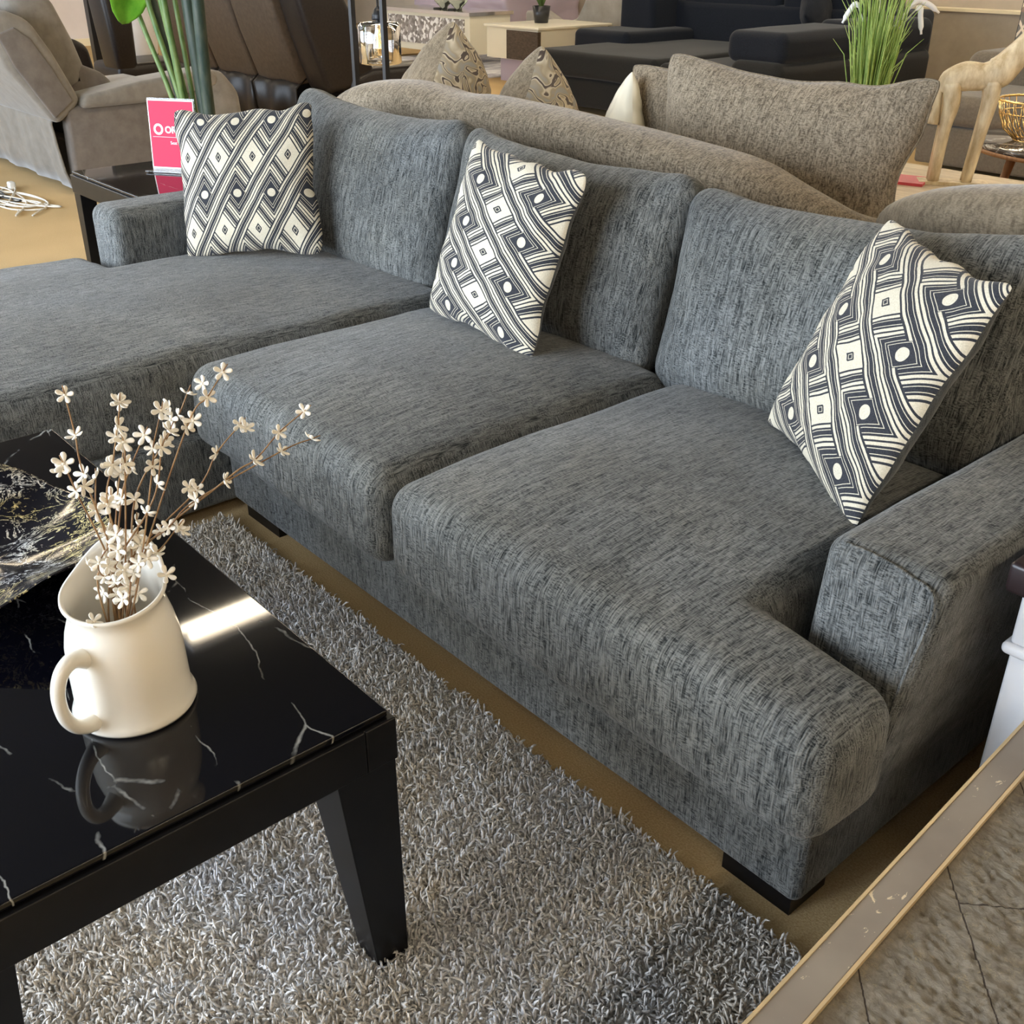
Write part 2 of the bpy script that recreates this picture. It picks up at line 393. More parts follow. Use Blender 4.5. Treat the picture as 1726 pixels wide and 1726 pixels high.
def box(x0, x1, y0, y1, z0, z1):
    V = [(x, y, z) for z in (z0, z1) for y in (y0, y1) for x in (x0, x1)]
    F = [(0, 2, 3, 1), (4, 5, 7, 6), (0, 1, 5, 4), (2, 6, 7, 3), (0, 4, 6, 2), (1, 3, 7, 5)]
    return V, F
def rbox(x0, x1, y0, y1, z0, z1, r=.03, n=8, k=4):
    """rounded box as a dense grid"""
    c = np.array([(x0+x1)/2, (y0+y1)/2, (z0+z1)/2]); h = np.array([(x1-x0)/2, (y1-y0)/2, (z1-z0)/2])
    r = min(r, *(h*.98)); inn = h - r
    ns = n if isinstance(n, (tuple, list)) else (n, n, n)
    pos = []
    for a in range(3):
        t = [math.tan(math.radians(45*i/k))*r for i in range(k, 0, -1)]
        pos.append([-inn[a]-q for q in t] + list(np.linspace(-inn[a], inn[a], ns[a]+1)) + [inn[a]+q for q in reversed(t)])
    idx = {}; V = []; F = []
    def vid(q):
        key = tuple(round(x, 6) for x in q)
        if key not in idx:
            q = np.array(q); i = np.clip(q, -inn, inn); d = q - i; L = np.linalg.norm(d)
            idx[key] = len(V); V.append(c + i + d/L*r)
        return idx[key]
    for a in range(3):
        b, e = (a+1) % 3, (a+2) % 3
        for sgn in (-1, 1):
            for i in range(len(pos[b])-1):
                for j in range(len(pos[e])-1):
                    q = []
                    for (ii, jj) in ((i, j), (i+1, j), (i+1, j+1), (i, j+1)):
                        p = [0, 0, 0]; p[a] = sgn*h[a]; p[b] = pos[b][ii]; p[e] = pos[e][jj]; q.append(vid(p))
                    F.append(tuple(q if sgn > 0 else q[::-1]))
    return np.array(V), F
def rings(R, close=True, cap=True):
    """list of rings (each m points) -> tube surface"""
    m = len(R[0]); V = np.vstack([arr(r) for r in R]); F = []
    for i in range(len(R)-1):
        for j in range(m if close else m-1):
            a = i*m+j; b = i*m+(j+1) % m
            F.append((a, b, b+m, a+m))
    if cap and close:
        F.append(tuple(range(m))[::-1]); F.append(tuple(range((len(R)-1)*m, len(R)*m)))
    return V, F
def tube(P, r, m=8):
    P = [Vector(p) for p in P]; R = []
    rr = r if isinstance(r, (list, tuple)) else [r]*len(P)
    up = Vector((0, 0, 1)); n = None
    for i, p in enumerate(P):
        t = (P[min(i+1, len(P)-1)] - P[max(i-1, 0)]).normalized()
        if n is None:
            n = t.cross(up); n = t.cross(Vector((1, 0, 0))) if n.length < .1 else n
        n = (n - t*n.dot(t)).normalized(); b = t.cross(n)
        R.append([p + (n*math.cos(2*math.pi*k/m) + b*math.sin(2*math.pi*k/m))*rr[i] for k in range(m)])
    return rings(R)
def spline(P, n=6):
    P = [np.array(p, float) for p in P]; out = []
    Q = [2*P[0]-P[1]] + P + [2*P[-1]-P[-2]]
    for i in range(1, len(Q)-2):
        for k in range(n):
            t = k/n; a, b, c, d = Q[i-1:i+3]
            out.append(.5*((2*b)+(c-a)*t+(2*a-5*b+4*c-d)*t*t+(3*b-a-3*c+d)*t**3))
    out.append(P[-1]); return out
def lathe(prof, c=(0, 0, 0), m=32, fn=None):
    R = []
    for (r, z) in prof:
        ring = []
        for k in range(m):
            a = 2*math.pi*k/m
            rr, zz = fn(a, r, z) if fn else (r, z)
            ring.append((c[0]+rr*math.cos(a), c[1]+rr*math.sin(a), c[2]+zz))
        R.append(ring)
    return rings(R)
def prism(poly, a0, a1, axis=0):
    """extrude a 2-D polygon along an axis; poly in the other two coordinates"""
    V = []
    for a in (a0, a1):
        for (p, q) in poly:
            V.append((a, p, q) if axis == 0 else ((p, a, q) if axis == 1 else (p, q, a)))
    n = len(poly); F = [tuple(range(n))[::-1], tuple(range(n, 2*n))] + [(i, (i+1) % n, n+(i+1) % n, n+i) for i in range(n)]
    me = bmesh.new(); vs = [me.verts.new(v) for v in V]
    for f in F: me.faces.new([vs[i] for i in f])
    bmesh.ops.recalc_face_normals(me, faces=me.faces[:])
    F2 = [tuple(v.index for v in f.verts) for f in me.faces]; me.verts.index_update()
    F2 = [tuple(v.index for v in f.verts) for f in me.faces]; me.free()
    return np.array(V, float), F2
def rotm(rz=0, rx=0, ry=0):
    return np.array(Matrix.Rotation(rz, 3, 'Z') @ Matrix.Rotation(rx, 3, 'X') @ Matrix.Rotation(ry, 3, 'Y'))
def xf(V, loc=(0, 0, 0), rz=0, rx=0, ry=0): return arr(V) @ rotm(rz, rx, ry).T + np.array(loc)
def wob(V, s, amp, seed=0.):
    out = arr(V).copy()
    for i, p in enumerate(out):
        q = [noise.noise(Vector((p[0]*s+seed+k*17.3, p[1]*s+k*5.1, p[2]*s)))*.6 for k in range(3)]
        out[i] = p + np.array(q)*amp
    return out
def simple(name, shapes, m, parent, **kw):
    b = MB()
    for s in shapes: b.add(*s)
    return b.build(name, m, parent, **kw)

def pillow_half(w, h, T, side, N=36, k=.05, ear=.012, seed=0):
    """one face of a plump pillow in the XZ plane; side -1 = front (-y)"""
    V = []; UV = []; F = []
    for j in range(N+1):
        for i in range(N+1):
            u = math.sin((i/N*2-1)*math.pi/2*.96)/math.sin(math.pi/2*.96); v = math.sin((j/N*2-1)*math.pi/2*.96)/math.sin(math.pi/2*.96)
            th = T*max(0., (1-abs(u)**2.4)*(1-abs(v)**2.4))**.55
            nn = noise.noise(Vector((u*2.2+seed, v*2.2, side*3)))*.010*min(1, th/T*2)
            x = w/2*u*(1-k*(1-v*v)) + k*.16*noise.noise(Vector((v*3+seed, u*1.5, 2)))*abs(u)**3; z = h/2*v*(1-k*1.25*(1-u*u)) + k*.16*noise.noise(Vector((u*3, v*1.5+seed, 5)))*abs(v)**3
            cr = (abs(u)*abs(v))**10; x *= 1-.05*cr; z *= 1-.05*cr
            wr = noise.noise(Vector((u*6+seed, v*6, side)))*.004*min(1, th/T*3)
            V.append((x, side*(th+nn+wr), z)); UV.append(((u+1)/2, (v+1)/2))
    for j in range(N):
        for i in range(N):
            a = j*(N+1)+i; q = (a, a+1, a+N+2, a+N+1)
            F.append(q if side < 0 else q[::-1])
    return np.array(V), F, UV
def pillow(name, label, cat, w, h, T, loc, rz, rx, ry, mf, mb_, group=None, rot_uv=0, seed=0, piping=None, k=.05, off=(0, 0)):
    t = thing(name, label, cat, loc, group)
    for side, nm, m in ((-1, 'front_panel', mf), (1, 'back_panel', mb_)):
        V, F, UV = pillow_half(w, h, T, side, seed=seed, k=k)
        UV = np.array(UV)
        if rot_uv: UV = np.stack([1-UV[:, 1], UV[:, 0]], 1)
        UV = UV + np.array(off)
        po = MB().add(xf(V, (0, 0, 0), rz, rx, ry), F).build(nm, m, t, local=True, uv=UV)
        if side > 0 and mf is M.get('print'): po['label'] = 'plain charcoal cloth back'
        if side < 0 and mf is M.get('print'): po['label'] = 'cream front printed with black lozenges, dots and chevrons'
    if piping:
        V, F, UV = pillow_half(w, h, T, -1, seed=seed, k=k); N = 36
        loop = [V[i] for i in range(N+1)] + [V[j*(N+1)+N] for j in range(1, N+1)] + [V[N*(N+1)+i] for i in range(N-1, -1, -1)] + [V[j*(N+1)] for j in range(N-1, -1, -1)]
        tv, tf = tube([tuple(p) for p in loop], .004, 6)
        MB().add(xf(tv, (0, 0, 0), rz, rx, ry), tf).build('piping', piping, t, local=True)
    return t

# ------------------------------------------------------------------ the room
struct(simple('floor', [box(-20, 3, -2.9, 12.2, -.1, 0)], M['floor'], None, smooth=False))
struct(simple('ceiling', [box(-20, 3, -2.9, 12.2, 3.0, 3.1)], M['ceiling'], None, smooth=False))
struct(simple('wall_back', [box(-20, 3, 12.0, 12.2, 0, 3.0)], M['plaster_beige'], None, smooth=False))
struct(simple('wall_left', [box(-20, -19.8, -2.9, 12, 0, 3.0)], M['plaster_mauve'], None, smooth=False))
struct(simple('wall_right', [box(2.8, 3, -2.9, 12, 0, 3.0)], M['plaster_beige'], None, smooth=False))
wf = MB()
for a in (box(-19.8, -17, -2.9, -2.7, 0, 3), box(-9, -7.6, -2.9, -2.7, 0, 3), box(-.8, 2.8, -2.9, -2.7, 0, 3),
          box(-17, -9, -2.9, -2.7, 0, .45), box(-17, -9, -2.9, -2.7, 2.75, 3), box(-7.6, -.8, -2.9, -2.7, 0, .45), box(-7.6, -.8, -2.9, -2.7, 2.75, 3)):
    wf.add(*a)
struct(wf.build('wall_front', M['plaster_beige'], None, smooth=False))
for i, (a, b) in enumerate(((-7.6, -.8), (-17, -9))):
    w = MB()
    for x in np.linspace(a, b, 5): w.add(*box(x-.03, x+.03, -2.84, -2.76, .45, 2.75))
    for z in (.48, 2.72): w.add(*box(a, b, -2.84, -2.76, z-.03, z+.03))
    struct(w.build('window_%d' % (i+1), M['frame_black'], None, smooth=False))
# partition behind the far sofas with its cream cap
struct(simple('wall_partition', [box(-7.6, -1.0, 10.5, 10.65, 0, .79)], M['partition'], None, smooth=False))
struct(simple('trim_1', [box(-7.62, -.98, 10.47, 10.68, .79, .815)], M['trim'], None, smooth=False))
struct(simple('wall_alcove', [box(-17.2, -17.0, 3.0, 9.0, 0, 3.0)], M['plaster_mauve'], None, smooth=False))
struct(simple('baseboard_left', [box(-17.0, -16.97, 3.0, 9.0, 0, .1)], M['trim'], None, smooth=False))

def fixture(x, y, L, lab):
    t = thing('ceiling_light', lab, 'ceiling light', (x, y, 2.93), 'twin tube ceiling lights')
    simple('housing', [box(x-.11, x+.11, y-L/2, y+L/2, 2.96, 3.0)], M['white'], t, smooth=False)
    for dx in (-.05, .05):
        simple('tube', [tube([(x+dx, y-L/2+.02, 2.935), (x+dx, y+L/2-.02, 2.935)], .02, 10)], M['tube'], t)
k = 0
for x, ys in ((-4.85, (3.0, 5.6, 8.2, 10.8)), (-1.0, (4.6, 7.2, 9.8)), (1.6, (-1.0, 1.6)), (-9.0, (1.4, 4.0, 6.6, 9.2)), (-13.4, (1.4, 4.0, 6.6, 9.2))):
    for y in ys:
        fixture(x, y, 2.4, 'long white twin tube light fixed to the ceiling above the showroom'); k += 1

# ------------------------------------------------------------------ the charcoal sectional
S = thing('sectional_sofa', 'large charcoal grey textured sectional sofa with chaise on the left', 'sofa', (-2.1, 1.7, 0))
def crown(cx0, cx1, cy0, cy1, zt, zb, up=.035, dn=.0):
    def fn(V):
        V = V.copy()
        u = np.clip((V[:, 0]-(cx0+cx1)/2)/((cx1-cx0)/2), -1, 1); v = np.clip((V[:, 1]-(cy0+cy1)/2)/((cy1-cy0)/2), -1, 1)
        w = np.clip((V[:, 2]-zb)/(zt-zb), 0, 1)
        V[:, 2] += (1-u**2)*(1-np.abs(v)**2.5)*up*w - .012*w*(np.abs(u)**6)*(np.abs(v)**2)
        return V
    return fn
def softbox(name, boxes, m, parent, fn=None, wobs=((3.0, .012), (9., .004)), vox=None, seed=0.):
    b = MB()
    for bx in boxes:
        V, F = rbox(*bx)
        if fn is not None: V = fn(V)
        for s_, a_ in wobs: V = wob(V, s_, a_, seed)
        b.add(V, F)
    o = b.build(name, m, parent)
    if vox:
        r = o.modifiers.new('remesh', 'REMESH'); r.mode = 'VOXEL'; r.voxel_size = vox; r.use_smooth_shade = True
        s = o.modifiers.new('smooth', 'SMOOTH'); s.factor = .5; s.iterations = 4
    return o
def nudge(V, fn):
    V = V.copy(); return fn(V)
# rails
def base_fn(V): return V
softbox('base', [(-2.52, -.622, 1.142, 2.36, .032, .245, .020, (24, 8, 4), 3)], M['sofa'], S, wobs=((4., .004),))
softbox('chaise_base', [(-3.66, -2.50, .08, 2.36, .032, .25, .020, (12, 20, 4), 3)], M['sofa'], S, wobs=((4., .004),))
# arms
def arm_fn(V):
    V = V.copy(); w = np.clip((V[:, 2]-.05)/.55, 0, 1); o = V[:, 0] > -.68
    V[o, 0] -= .085*(1-w[o])
    V[~o, 0] += .022*w[~o]
    f = V[:, 1] < 1.5
    V[f, 1] += .03*w[f] - .01
    bulge = np.exp(-((V[:, 2]-.33)/.10)**2)*np.exp(-((V[:, 1]-2.0)/.5)**2)
    V[o, 0] += .015*bulge[o]
    return V
RA = softbox('arm', [(-.785, -.555, 1.27, 2.36, .035, .615, .034, (4, 20, 12), 4)], M['sofa'], S, fn=arm_fn, wobs=((4., .006), (11., .002)))
softbox('arm', [(-3.665, -3.47, 1.29, 2.36, .24, .64, .045, (4, 18, 8), 4)], M['sofa'], S, wobs=((4., .006),), seed=3.)
softbox('back_frame', [(-3.66, -.56, 2.18, 2.38, .20, .76, .05, (40, 3, 8), 3)], M['sofa'], S, wobs=((3., .006),))
# seat cushions
softbox('seat_cushion', [(-3.455, -2.515, .02, 1.95, .245, .47, .055, (16, 30, 5), 4), (-3.72, -3.2, .02, 1.275, .245, .47, .055, (9, 20, 5), 4)],
        M['sofa'], S, fn=crown(-3.6, -2.5, .0, 1.95, .465, .24, .03), vox=.013)
softbox('seat_cushion', [(-2.500, -1.628, 1.045, 1.96, .236, .462, .056, (18, 18, 6), 5)], M['sofa'], S, fn=crown(-2.5, -1.63, 1.03, 1.95, .46, .22, .04), seed=5.)
softbox('seat_cushion', [(-1.622, -.815, 1.045, 1.96, .236, .462, .056, (18, 18, 6), 5), (-1.2, -.565, 1.045, 1.255, .236, .462, .056, (12, 4, 6), 5)],
        M['sofa'], S, fn=crown(-1.62, -.60, 1.03, 1.95, .46, .22, .035), vox=.012, seed=8.)
# loose back cushions
def back_cushion(cx, w, seed, rz=0., roll=0., y=2.03, h=.49, lean=-.30, z=.648):
    V, F = rbox(-w/2, w/2, -.095, .095, -h/2, h/2, .075, (18, 3, 12), 4)
    u = V[:, 0]/(w/2); v = V[:, 2]/(h/2); s = np.sign(V[:, 1])
    V[:, 1] *= .62 + .62*(1-np.abs(u)**3)*(1-np.abs(v)**3)
    V[:, 2] += .022*(np.abs(u)**4)*(v > 0) - .018*(1-u*u)*np.clip(v, 0, 1)
    V[:, 0] *= 1 - .035*(1-v*v)
    V = wob(V, 4., .014, seed); V = wob(V, 12., .005, seed)
    MB().add(xf(V, (cx, y, z), rz, lean, roll), F).build('back_cushion', M['sofa'], S)
back_cushion(-3.085, .96, 1., h=.54, z=.672, roll=.02)
back_cushion(-2.165, .90, 11., h=.51, z=.660, roll=.02)
back_cushion(-1.255, .93, 21., roll=-.045, z=.66)
# feet
for (x0, x1, y0, y1) in ((-.775, -.635, 1.150, 1.25), (-2.46, -2.29, 1.155, 1.25), (-.84, -.665, 2.2, 2.3), (-3.6, -3.45, .12, .2), (-2.68, -2.53, .12, .2), (-3.6, -3.45, 2.2, 2.3)):
    simple('foot', [box(x0, x1, y0, y1, 0, .036)], M['black_wood'], S, smooth=False)
# seams on the arm front
seam = spline([(-.735, 1.296, .612), (-.68, 1.296, .613), (-.62, 1.292, .607), (-.572, 1.286, .585), (-.585, 1.270, .45), (-.60, 1.262, .30)], 8)
simple('seam', [tube(seam, .0028, 6)], M['sofa'], RA)

# ------------------------------------------------------------------ printed throw pillows
pillow('throw_pillow', 'black and cream geometric throw pillow standing upright on the chaise beside the left arm', 'pillow', .485, .485, .072,
       (-3.271, 1.688, .712), .741, -.273, -.056, M['print'], M['sofa_plain'], 'printed throw pillows', 0, 1., k=.085)
pillow('throw_pillow', 'black and cream geometric throw pillow on the middle seat, between the other two', 'pillow', .485, .485, .068,
       (-2.114, 1.79, .706), -.059, -.354, .043, M['print'], M['sofa_plain'], 'printed throw pillows', 1, 2., k=.075, off=(.05, .13))
pillow('throw_pillow', 'black and cream geometric throw pillow tipped on its corner against the right arm', 'pillow', .50, .50, .072,
       (-1.009, 1.781, .70), -.60, -.429, .015, M['print'], M['sofa_plain'], 'printed throw pillows', 1, 3., k=.075, off=(.1, .10))

# ------------------------------------------------------------------ shag rug
R = thing('shag_rug', 'grey shag pile rug on the carpet under the black coffee table', 'rug', (-1.5, .4, 0))
simple('backing', [box(-2.455, -.56, -.9, 1.085, .0, .010)], M['rug'], R, smooth=False)
def pile():
    x0, x1, y0, y1 = -2.46, -.55, -.42, 1.09; g = .0060
    X, Y = np.meshgrid(np.arange(x0, x1, g), np.arange(y0, y1, g)); X = X.ravel(); Y = Y.ravel(); n = len(X)
    X = X + RNG.normal(0, g*.6, n); Y = Y + RNG.normal(0, g*.6, n)
    ang = RNG.uniform(0, 2*np.pi, n)
    low = np.array([noise.noise(Vector((x*7, y*7, 0))) for x, y in zip(X, Y)])
    ang = np.where(RNG.random(n) < .35, low*9, ang)
    L = RNG.uniform(.019, .034, n)*(1+.25*low); tilt = RNG.uniform(.15, .95, n); curl = RNG.normal(1.3, 1.6, n); tw = RNG.normal(0, 2.0, n)
    K = 5; rad = RNG.uniform(.0017, .0029, n)
    P = np.zeros((n, K, 3)); P[:, 0, 0] = X; P[:, 0, 1] = Y; P[:, 0, 2] = .008
    a = ang.copy(); th = tilt*.5
    T = np.zeros((n, K, 3))
    for k in range(K):
        d = np.stack([np.cos(a)*np.sin(th), np.sin(a)*np.sin(th), np.cos(th)], 1); T[:, k] = d
        if k < K-1: P[:, k+1] = P[:, k] + d*(L/(K-1))[:, None]
        th = th + curl*.42; a = a + tw*.5
    P[:, :, 2] = np.maximum(P[:, :, 2], .008)
    sd = np.stack([-np.sin(ang), np.cos(ang), np.zeros(n)], 1)
    V = np.zeros((n, K, 3, 3))
    for k in range(K):
        t = T[:, k]; b = np.cross(t, sd); b /= np.linalg.norm(b, axis=1)[:, None] + 1e-9; s2 = np.cross(b, t)
        r = rad*(1.0 if k < K-1 else .55)*(1 if k else .8)
        for j in range(3):
            q = 2*np.pi*j/3; V[:, k, j] = P[:, k] + (s2*np.cos(q)+b*np.sin(q))*r[:, None]
    V = V.reshape(-1, 3) - np.array((-1.5, .4, 0))
    base = (np.arange(n)*K*3)[:, None, None, None]; kk = (np.arange(K-1)*3)[None, :, None, None]
    q = np.array([[j, (j+1) % 3, (j+1) % 3+3, j+3] for j in range(3)])[None, None]
    F = (base+kk+q).reshape(-1, 4)
    me = bpy.data.meshes.new('pile'); me.vertices.add(len(V)); me.vertices.foreach_set('co', V.ravel())
    me.loops.add(F.size); me.loops.foreach_set('vertex_index', F.ravel().astype(np.int32))
    me.polygons.add(len(F)); me.polygons.foreach_set('loop_start', np.arange(0, F.size, 4, dtype=np.int32))
    me.polygons.foreach_set('use_smooth', np.ones(len(F), bool))
    me.update(calc_edges=True); me.materials.append(M['rug'])
    o = bpy.data.objects.new('pile', me); COL.objects.link(o); o.parent = R; o['kind'] = 'stuff'
pile()

# ------------------------------------------------------------------ black coffee table
def glass_table(name, label, x0, x1, y0, y1, H, leg=.085, base=0., taper=.6):
    t = thing(name, label, 'table', ((x0+x1)/2, (y0+y1)/2, base))
    simple('glass_top', [box(x0+.008, x1-.008, y0+.008, y1-.008, H-.012, H)], M['marble'], t, smooth=False, bevel=.003)
    b = MB()
    for a in (box(x0, x1, y0, y0+.05, H-.085, H-.0125), box(x0, x1, y1-.05, y1, H-.085, H-.0125), box(x0, x0+.05, y0+.05, y1-.05, H-.085, H-.0125), box(x1-.05, x1, y0+.05, y1-.05, H-.085, H-.0125), box(x0+.05, x1-.05, y0+.05, y1-.05, H-.03, H-.0125)):
        b.add(*a)
    b.build('apron', M['black_wood'], t, smooth=False, bevel=.003)
    for sx, X in ((1, x0), (-1, x1)):
        for sy, Y in ((1, y0), (-1, y1)):
            a = leg; c = leg*taper
            V = []
            for (w, z) in ((c, base), (a, H-.09), (a, H-.0126)):
                V += [(X+sx*.003, Y+sy*.003, z), (X+sx*w, Y+sy*.003, z), (X+sx*w, Y+sy*w, z), (X+sx*.003, Y+sy*w, z)]
            F = [(3, 2, 1, 0), (8, 9, 10, 11)] + [(i*4+j, i*4+(j+1) % 4, i*4+4+(j+1) % 4, i*4+4+j) for i in (0, 1) for j in range(4)]
            if sx*sy < 0: F = [f[::-1] for f in F]
            simple('leg', [(V, F)], M['black_wood'], t, smooth=False, bevel=.002)
    return t
glass_table('coffee_table', 'black coffee table with white veined glass top on the grey shag rug', -2.245, -.978, .012, .635, .49, .098, .012)
glass_table('end_table', 'black glass topped end table behind the left sofa arm', -4.67, -3.72, 1.60, 2.28, .56, .07)

# ------------------------------------------------------------------ pitcher
PC = np.array((-1.228, .375, .4905)); rv = np.array((.2927, .9562)); nv = np.array((-.9562, .2927))
sp = rv*.40 + nv*.91; spa = math.atan2(sp[1], sp[0])
T = thing('pitcher', 'cream glazed ceramic pitcher holding white flower sprigs on the coffee table', 'pitcher', tuple(PC))
def pfn(inner):
    def f(a, r, z):
        d = math.cos(a-spa); up = max(0, (z-.10)/.085)**1.6
        s = max(0., d)**3
        rr = r + .014*s*up*(1 if z > .1 else 0)
        zz = z + up*(.030*s + .012*d)
        return rr, zz
    return f
prof = [(.0, 0), (.060, 0), (.080, .001), (.0825, .006), (.080, .013), (.0765, .022), (.076, .05), (.0755, .085), (.0735, .110), (.0695, .130), (.0645, .145), (.0615, .155), (.0612, .162), (.063, .170), (.066, .176), (.0680, .180), (.0672, .1845), (.064, .1845), (.061, .178), (.058, .168), (.0568, .158), (.060, .144), (.066, .126), (.069, .105), (.071, .08), (.071, .03), (.066, .012), (.0, .010)]
V, F = lathe(prof, (0, 0, 0), 64, pfn(0)); simple('body', [(V, F)], M['ceramic'], T, local=True)
ha = spa + math.pi - .42; hd = np.array((math.cos(ha), math.sin(ha)))
hp = [(.064, .116), (.088, .126), (.108, .118), (.119, .094), (.118, .062), (.107, .038), (.090, .024), (.070, .020)]
path = spline([(hd[0]*d, hd[1]*d, z) for d, z in hp], 6)
hr = [.012 - .003*math.sin(i/(len(path)-1)*math.pi) + .004*(abs(i/(len(path)-1)-.5)*2)**6 for i in range(len(path))]
simple('handle', [tube(path, hr, 16)], M['ceramic'], T, local=True)

# flower sprigs: (sideways, up) of each blossom from the pitcher foot
SPR = [[(-0.008, 0.454), (-0.006, 0.402), (-0.006, 0.35)], [(-0.025, 0.381), (-0.018, 0.342)], [(0.05, 0.442), (0.044, 0.411), (0.046, 0.39), (0.043, 0.36)],
[(0.039, 0.394), (0.029, 0.358), (0.014, 0.306)], [(0.096, 0.417), (0.079, 0.369), (0.075, 0.345)], [(0.1, 0.401), (0.088, 0.38), (0.076, 0.331), (0.058, 0.293)],
[(0.072, 0.385), (0.05, 0.346), (0.032, 0.305)], [(0.134, 0.419), (0.119, 0.392), (0.098, 0.362), (0.048, 0.291)], [(0.172, 0.465), (0.15, 0.435), (0.121, 0.4)],
[(0.048, 0.373), (0.037, 0.336), (0.026, 0.297)], [(0.191, 0.373), (0.156, 0.339), (0.125, 0.294)], [(0.266, 0.397), (0.232, 0.373), (0.198, 0.34), (0.158, 0.318)],
[(0.274, 0.354), (0.234, 0.344), (0.118, 0.295), (0.08, 0.263)], [(0.093, 0.253), (0.061, 0.221)], [(0.007, 0.335), (-0.0, 0.29), (0.006, 0.258)],
[(0.045, 0.27), (0.042, 0.25), (0.022, 0.229)], [(0.017, 0.27), (-0.01, 0.234), (-0.007, 0.213)], [(0.038, 0.234), (0.021, 0.241), (0.0, 0.226)], [(0.02, 0.302), (0.012, 0.257)]]
SLAB = ['tall leftmost flower sprig standing straight up out of the pitcher', 'short flower sprig at the far left leaning over the bowl', 'tallest straight central flower sprig with four stacked blossoms', 'central flower sprig just left of the tallest straight one',
 'flower sprig with a bare pale blossom high in front of the dark sofa gap', 'flower sprig right of centre with paired blossoms at its tip', 'flower sprig topped by one wide cream blossom in the middle of the bunch', 'right leaning flower sprig crossing the dark chaise gap',
 'flower sprig reaching highest with its tip over the middle seat cushion', 'flower sprig of clustered blossoms in the middle of the bunch', 'thin bare tipped sprig spreading right over the sofa base', 'longest right hand sprig ending in a blossom over the seat cushion',
 'lowest of the far reaching sprigs at the right edge of the bunch', 'short low flower sprig just right of the pitcher mouth', 'low flower sprig in front of the bowl rim', 'short flower sprig low in the centre above the pitcher mouth',
 'short flower sprig drooping over the left rim of the pitcher', 'shortest flower sprig right at the pitcher mouth', 'medium flower sprig hidden in the centre of the bunch']
def blossom_mesh():
    b = MB()
    for k in range(5):
        a = 2*math.pi*k/5; m = 8; Rr = []
        for t in (0, .18, .4, .62, .82, .95, 1.0):
            w = .0040*(.35 + .65*math.sin(min(1, t*1.15)*math.pi/2))*math.sqrt(max(.0, 1-(max(0, t-.55)/.45)**2.2)) + .0001
            r = .0015 + .0125*t; z = .0045*t*t
            Rr.append([((r)*math.cos(a)-w*math.cos(2*math.pi*j/m)*math.sin(a), r*math.sin(a)+w*math.cos(2*math.pi*j/m)*math.cos(a), z+.0016*math.sin(2*math.pi*j/m)*(w/.004)) for j in range(m)])
        b.add(*rings(Rr))
    b.add(*rbox(-.002, .002, -.002, .002, -.001, .002, .0018, 1, 2))
    V = np.vstack(b.v)
    me = bpy.data.meshes.new('blossom'); me.from_pydata(V.tolist(), [], b.f); me.polygons.foreach_set('use_smooth', [True]*len(b.f)); me.materials.append(M['petal'])
    return me
BM = blossom_mesh()
for i, pts in enumerate(SPR):
    dep = RNG.normal(0, .022)
    t = thing('flower_sprig', SLAB[i], 'flower', tuple(PC), 'white flower sprigs in the pitcher')
    tipz = pts[0][1]
    def W(s, z, dd): return np.array((rv[0]*s+nv[0]*dd, rv[1]*s+nv[1]*dd, z))
    chain = [W(p[0], p[1], dep*(p[1]/.45)) for p in pts[::-1]]
    root = W(-.01+RNG.normal(0, .012), .03, RNG.normal(0, .012)); neck = W(.012+RNG.normal(0, .012), .19, RNG.normal(0, .012)+.0)
    d0 = chain[-1]-chain[-2]; d0 = d0/np.linalg.norm(d0)
    path = spline([root, neck] + chain + [chain[-1]+d0*.012], 6)
    rad = [.0014*(1-.5*j/len(path)) for j in range(len(path))]
    simple('twig', [tube(path, rad, 6)], M['twig'], t, local=True)
    extra = [W(.015+RNG.normal(0, .02), RNG.uniform(.17, .25), RNG.normal(0, .02)) for _ in range(1 if i % 2 else 2)]
    more = [c + RNG.normal(0, .008, 3) for c in chain if RNG.random() < .35]
    for q in chain + extra + more:
        o = bpy.data.objects.new('blossom', BM); COL.objects.link(o); o.parent = t; o.location = tuple(q)
        tocam = Vector((.8, -.25, .55)) + Vector(RNG.normal(0, .75, 3)); tocam.z = abs(tocam.z)*.8+.1
        o.rotation_euler = (tocam.to_track_quat('Z', 'Y').to_matrix() @ Matrix.Rotation(RNG.uniform(0, 6.28), 3, 'Z')).to_euler()
        s = RNG.uniform(.76, .98); o.scale = (s, s, s)

# ------------------------------------------------------------------ wavy bowl
Bc = (-1.70, .335, .4905)
T = thing('decorative_bowl', 'wide wavy black bowl flecked with silver and gold on the coffee table', 'bowl', Bc)
def bfn(a, r, z):
    w = (r/.225)**2
    rr = r*(1 + .10*w*math.cos(2*a+.3) + .04*w*math.sin(3*a))
    return rr, z + .022*w*math.sin(2*a+1.2) + .010*w*math.sin(5*a) + .006*w*math.sin(7*a+1)
pr_ = [(0, .022), (.05, .022), (.10, .030), (.15, .042), (.19, .056), (.217, .068), (.221, .070), (.221, .066), (.19, .050), (.15, .034), (.10, .022), (.07, .015), (.062, .0), (0, .0)]
simple('dish', [lathe(pr_, (0, 0, 0), 96, bfn)], M['bowl'], T, local=True)

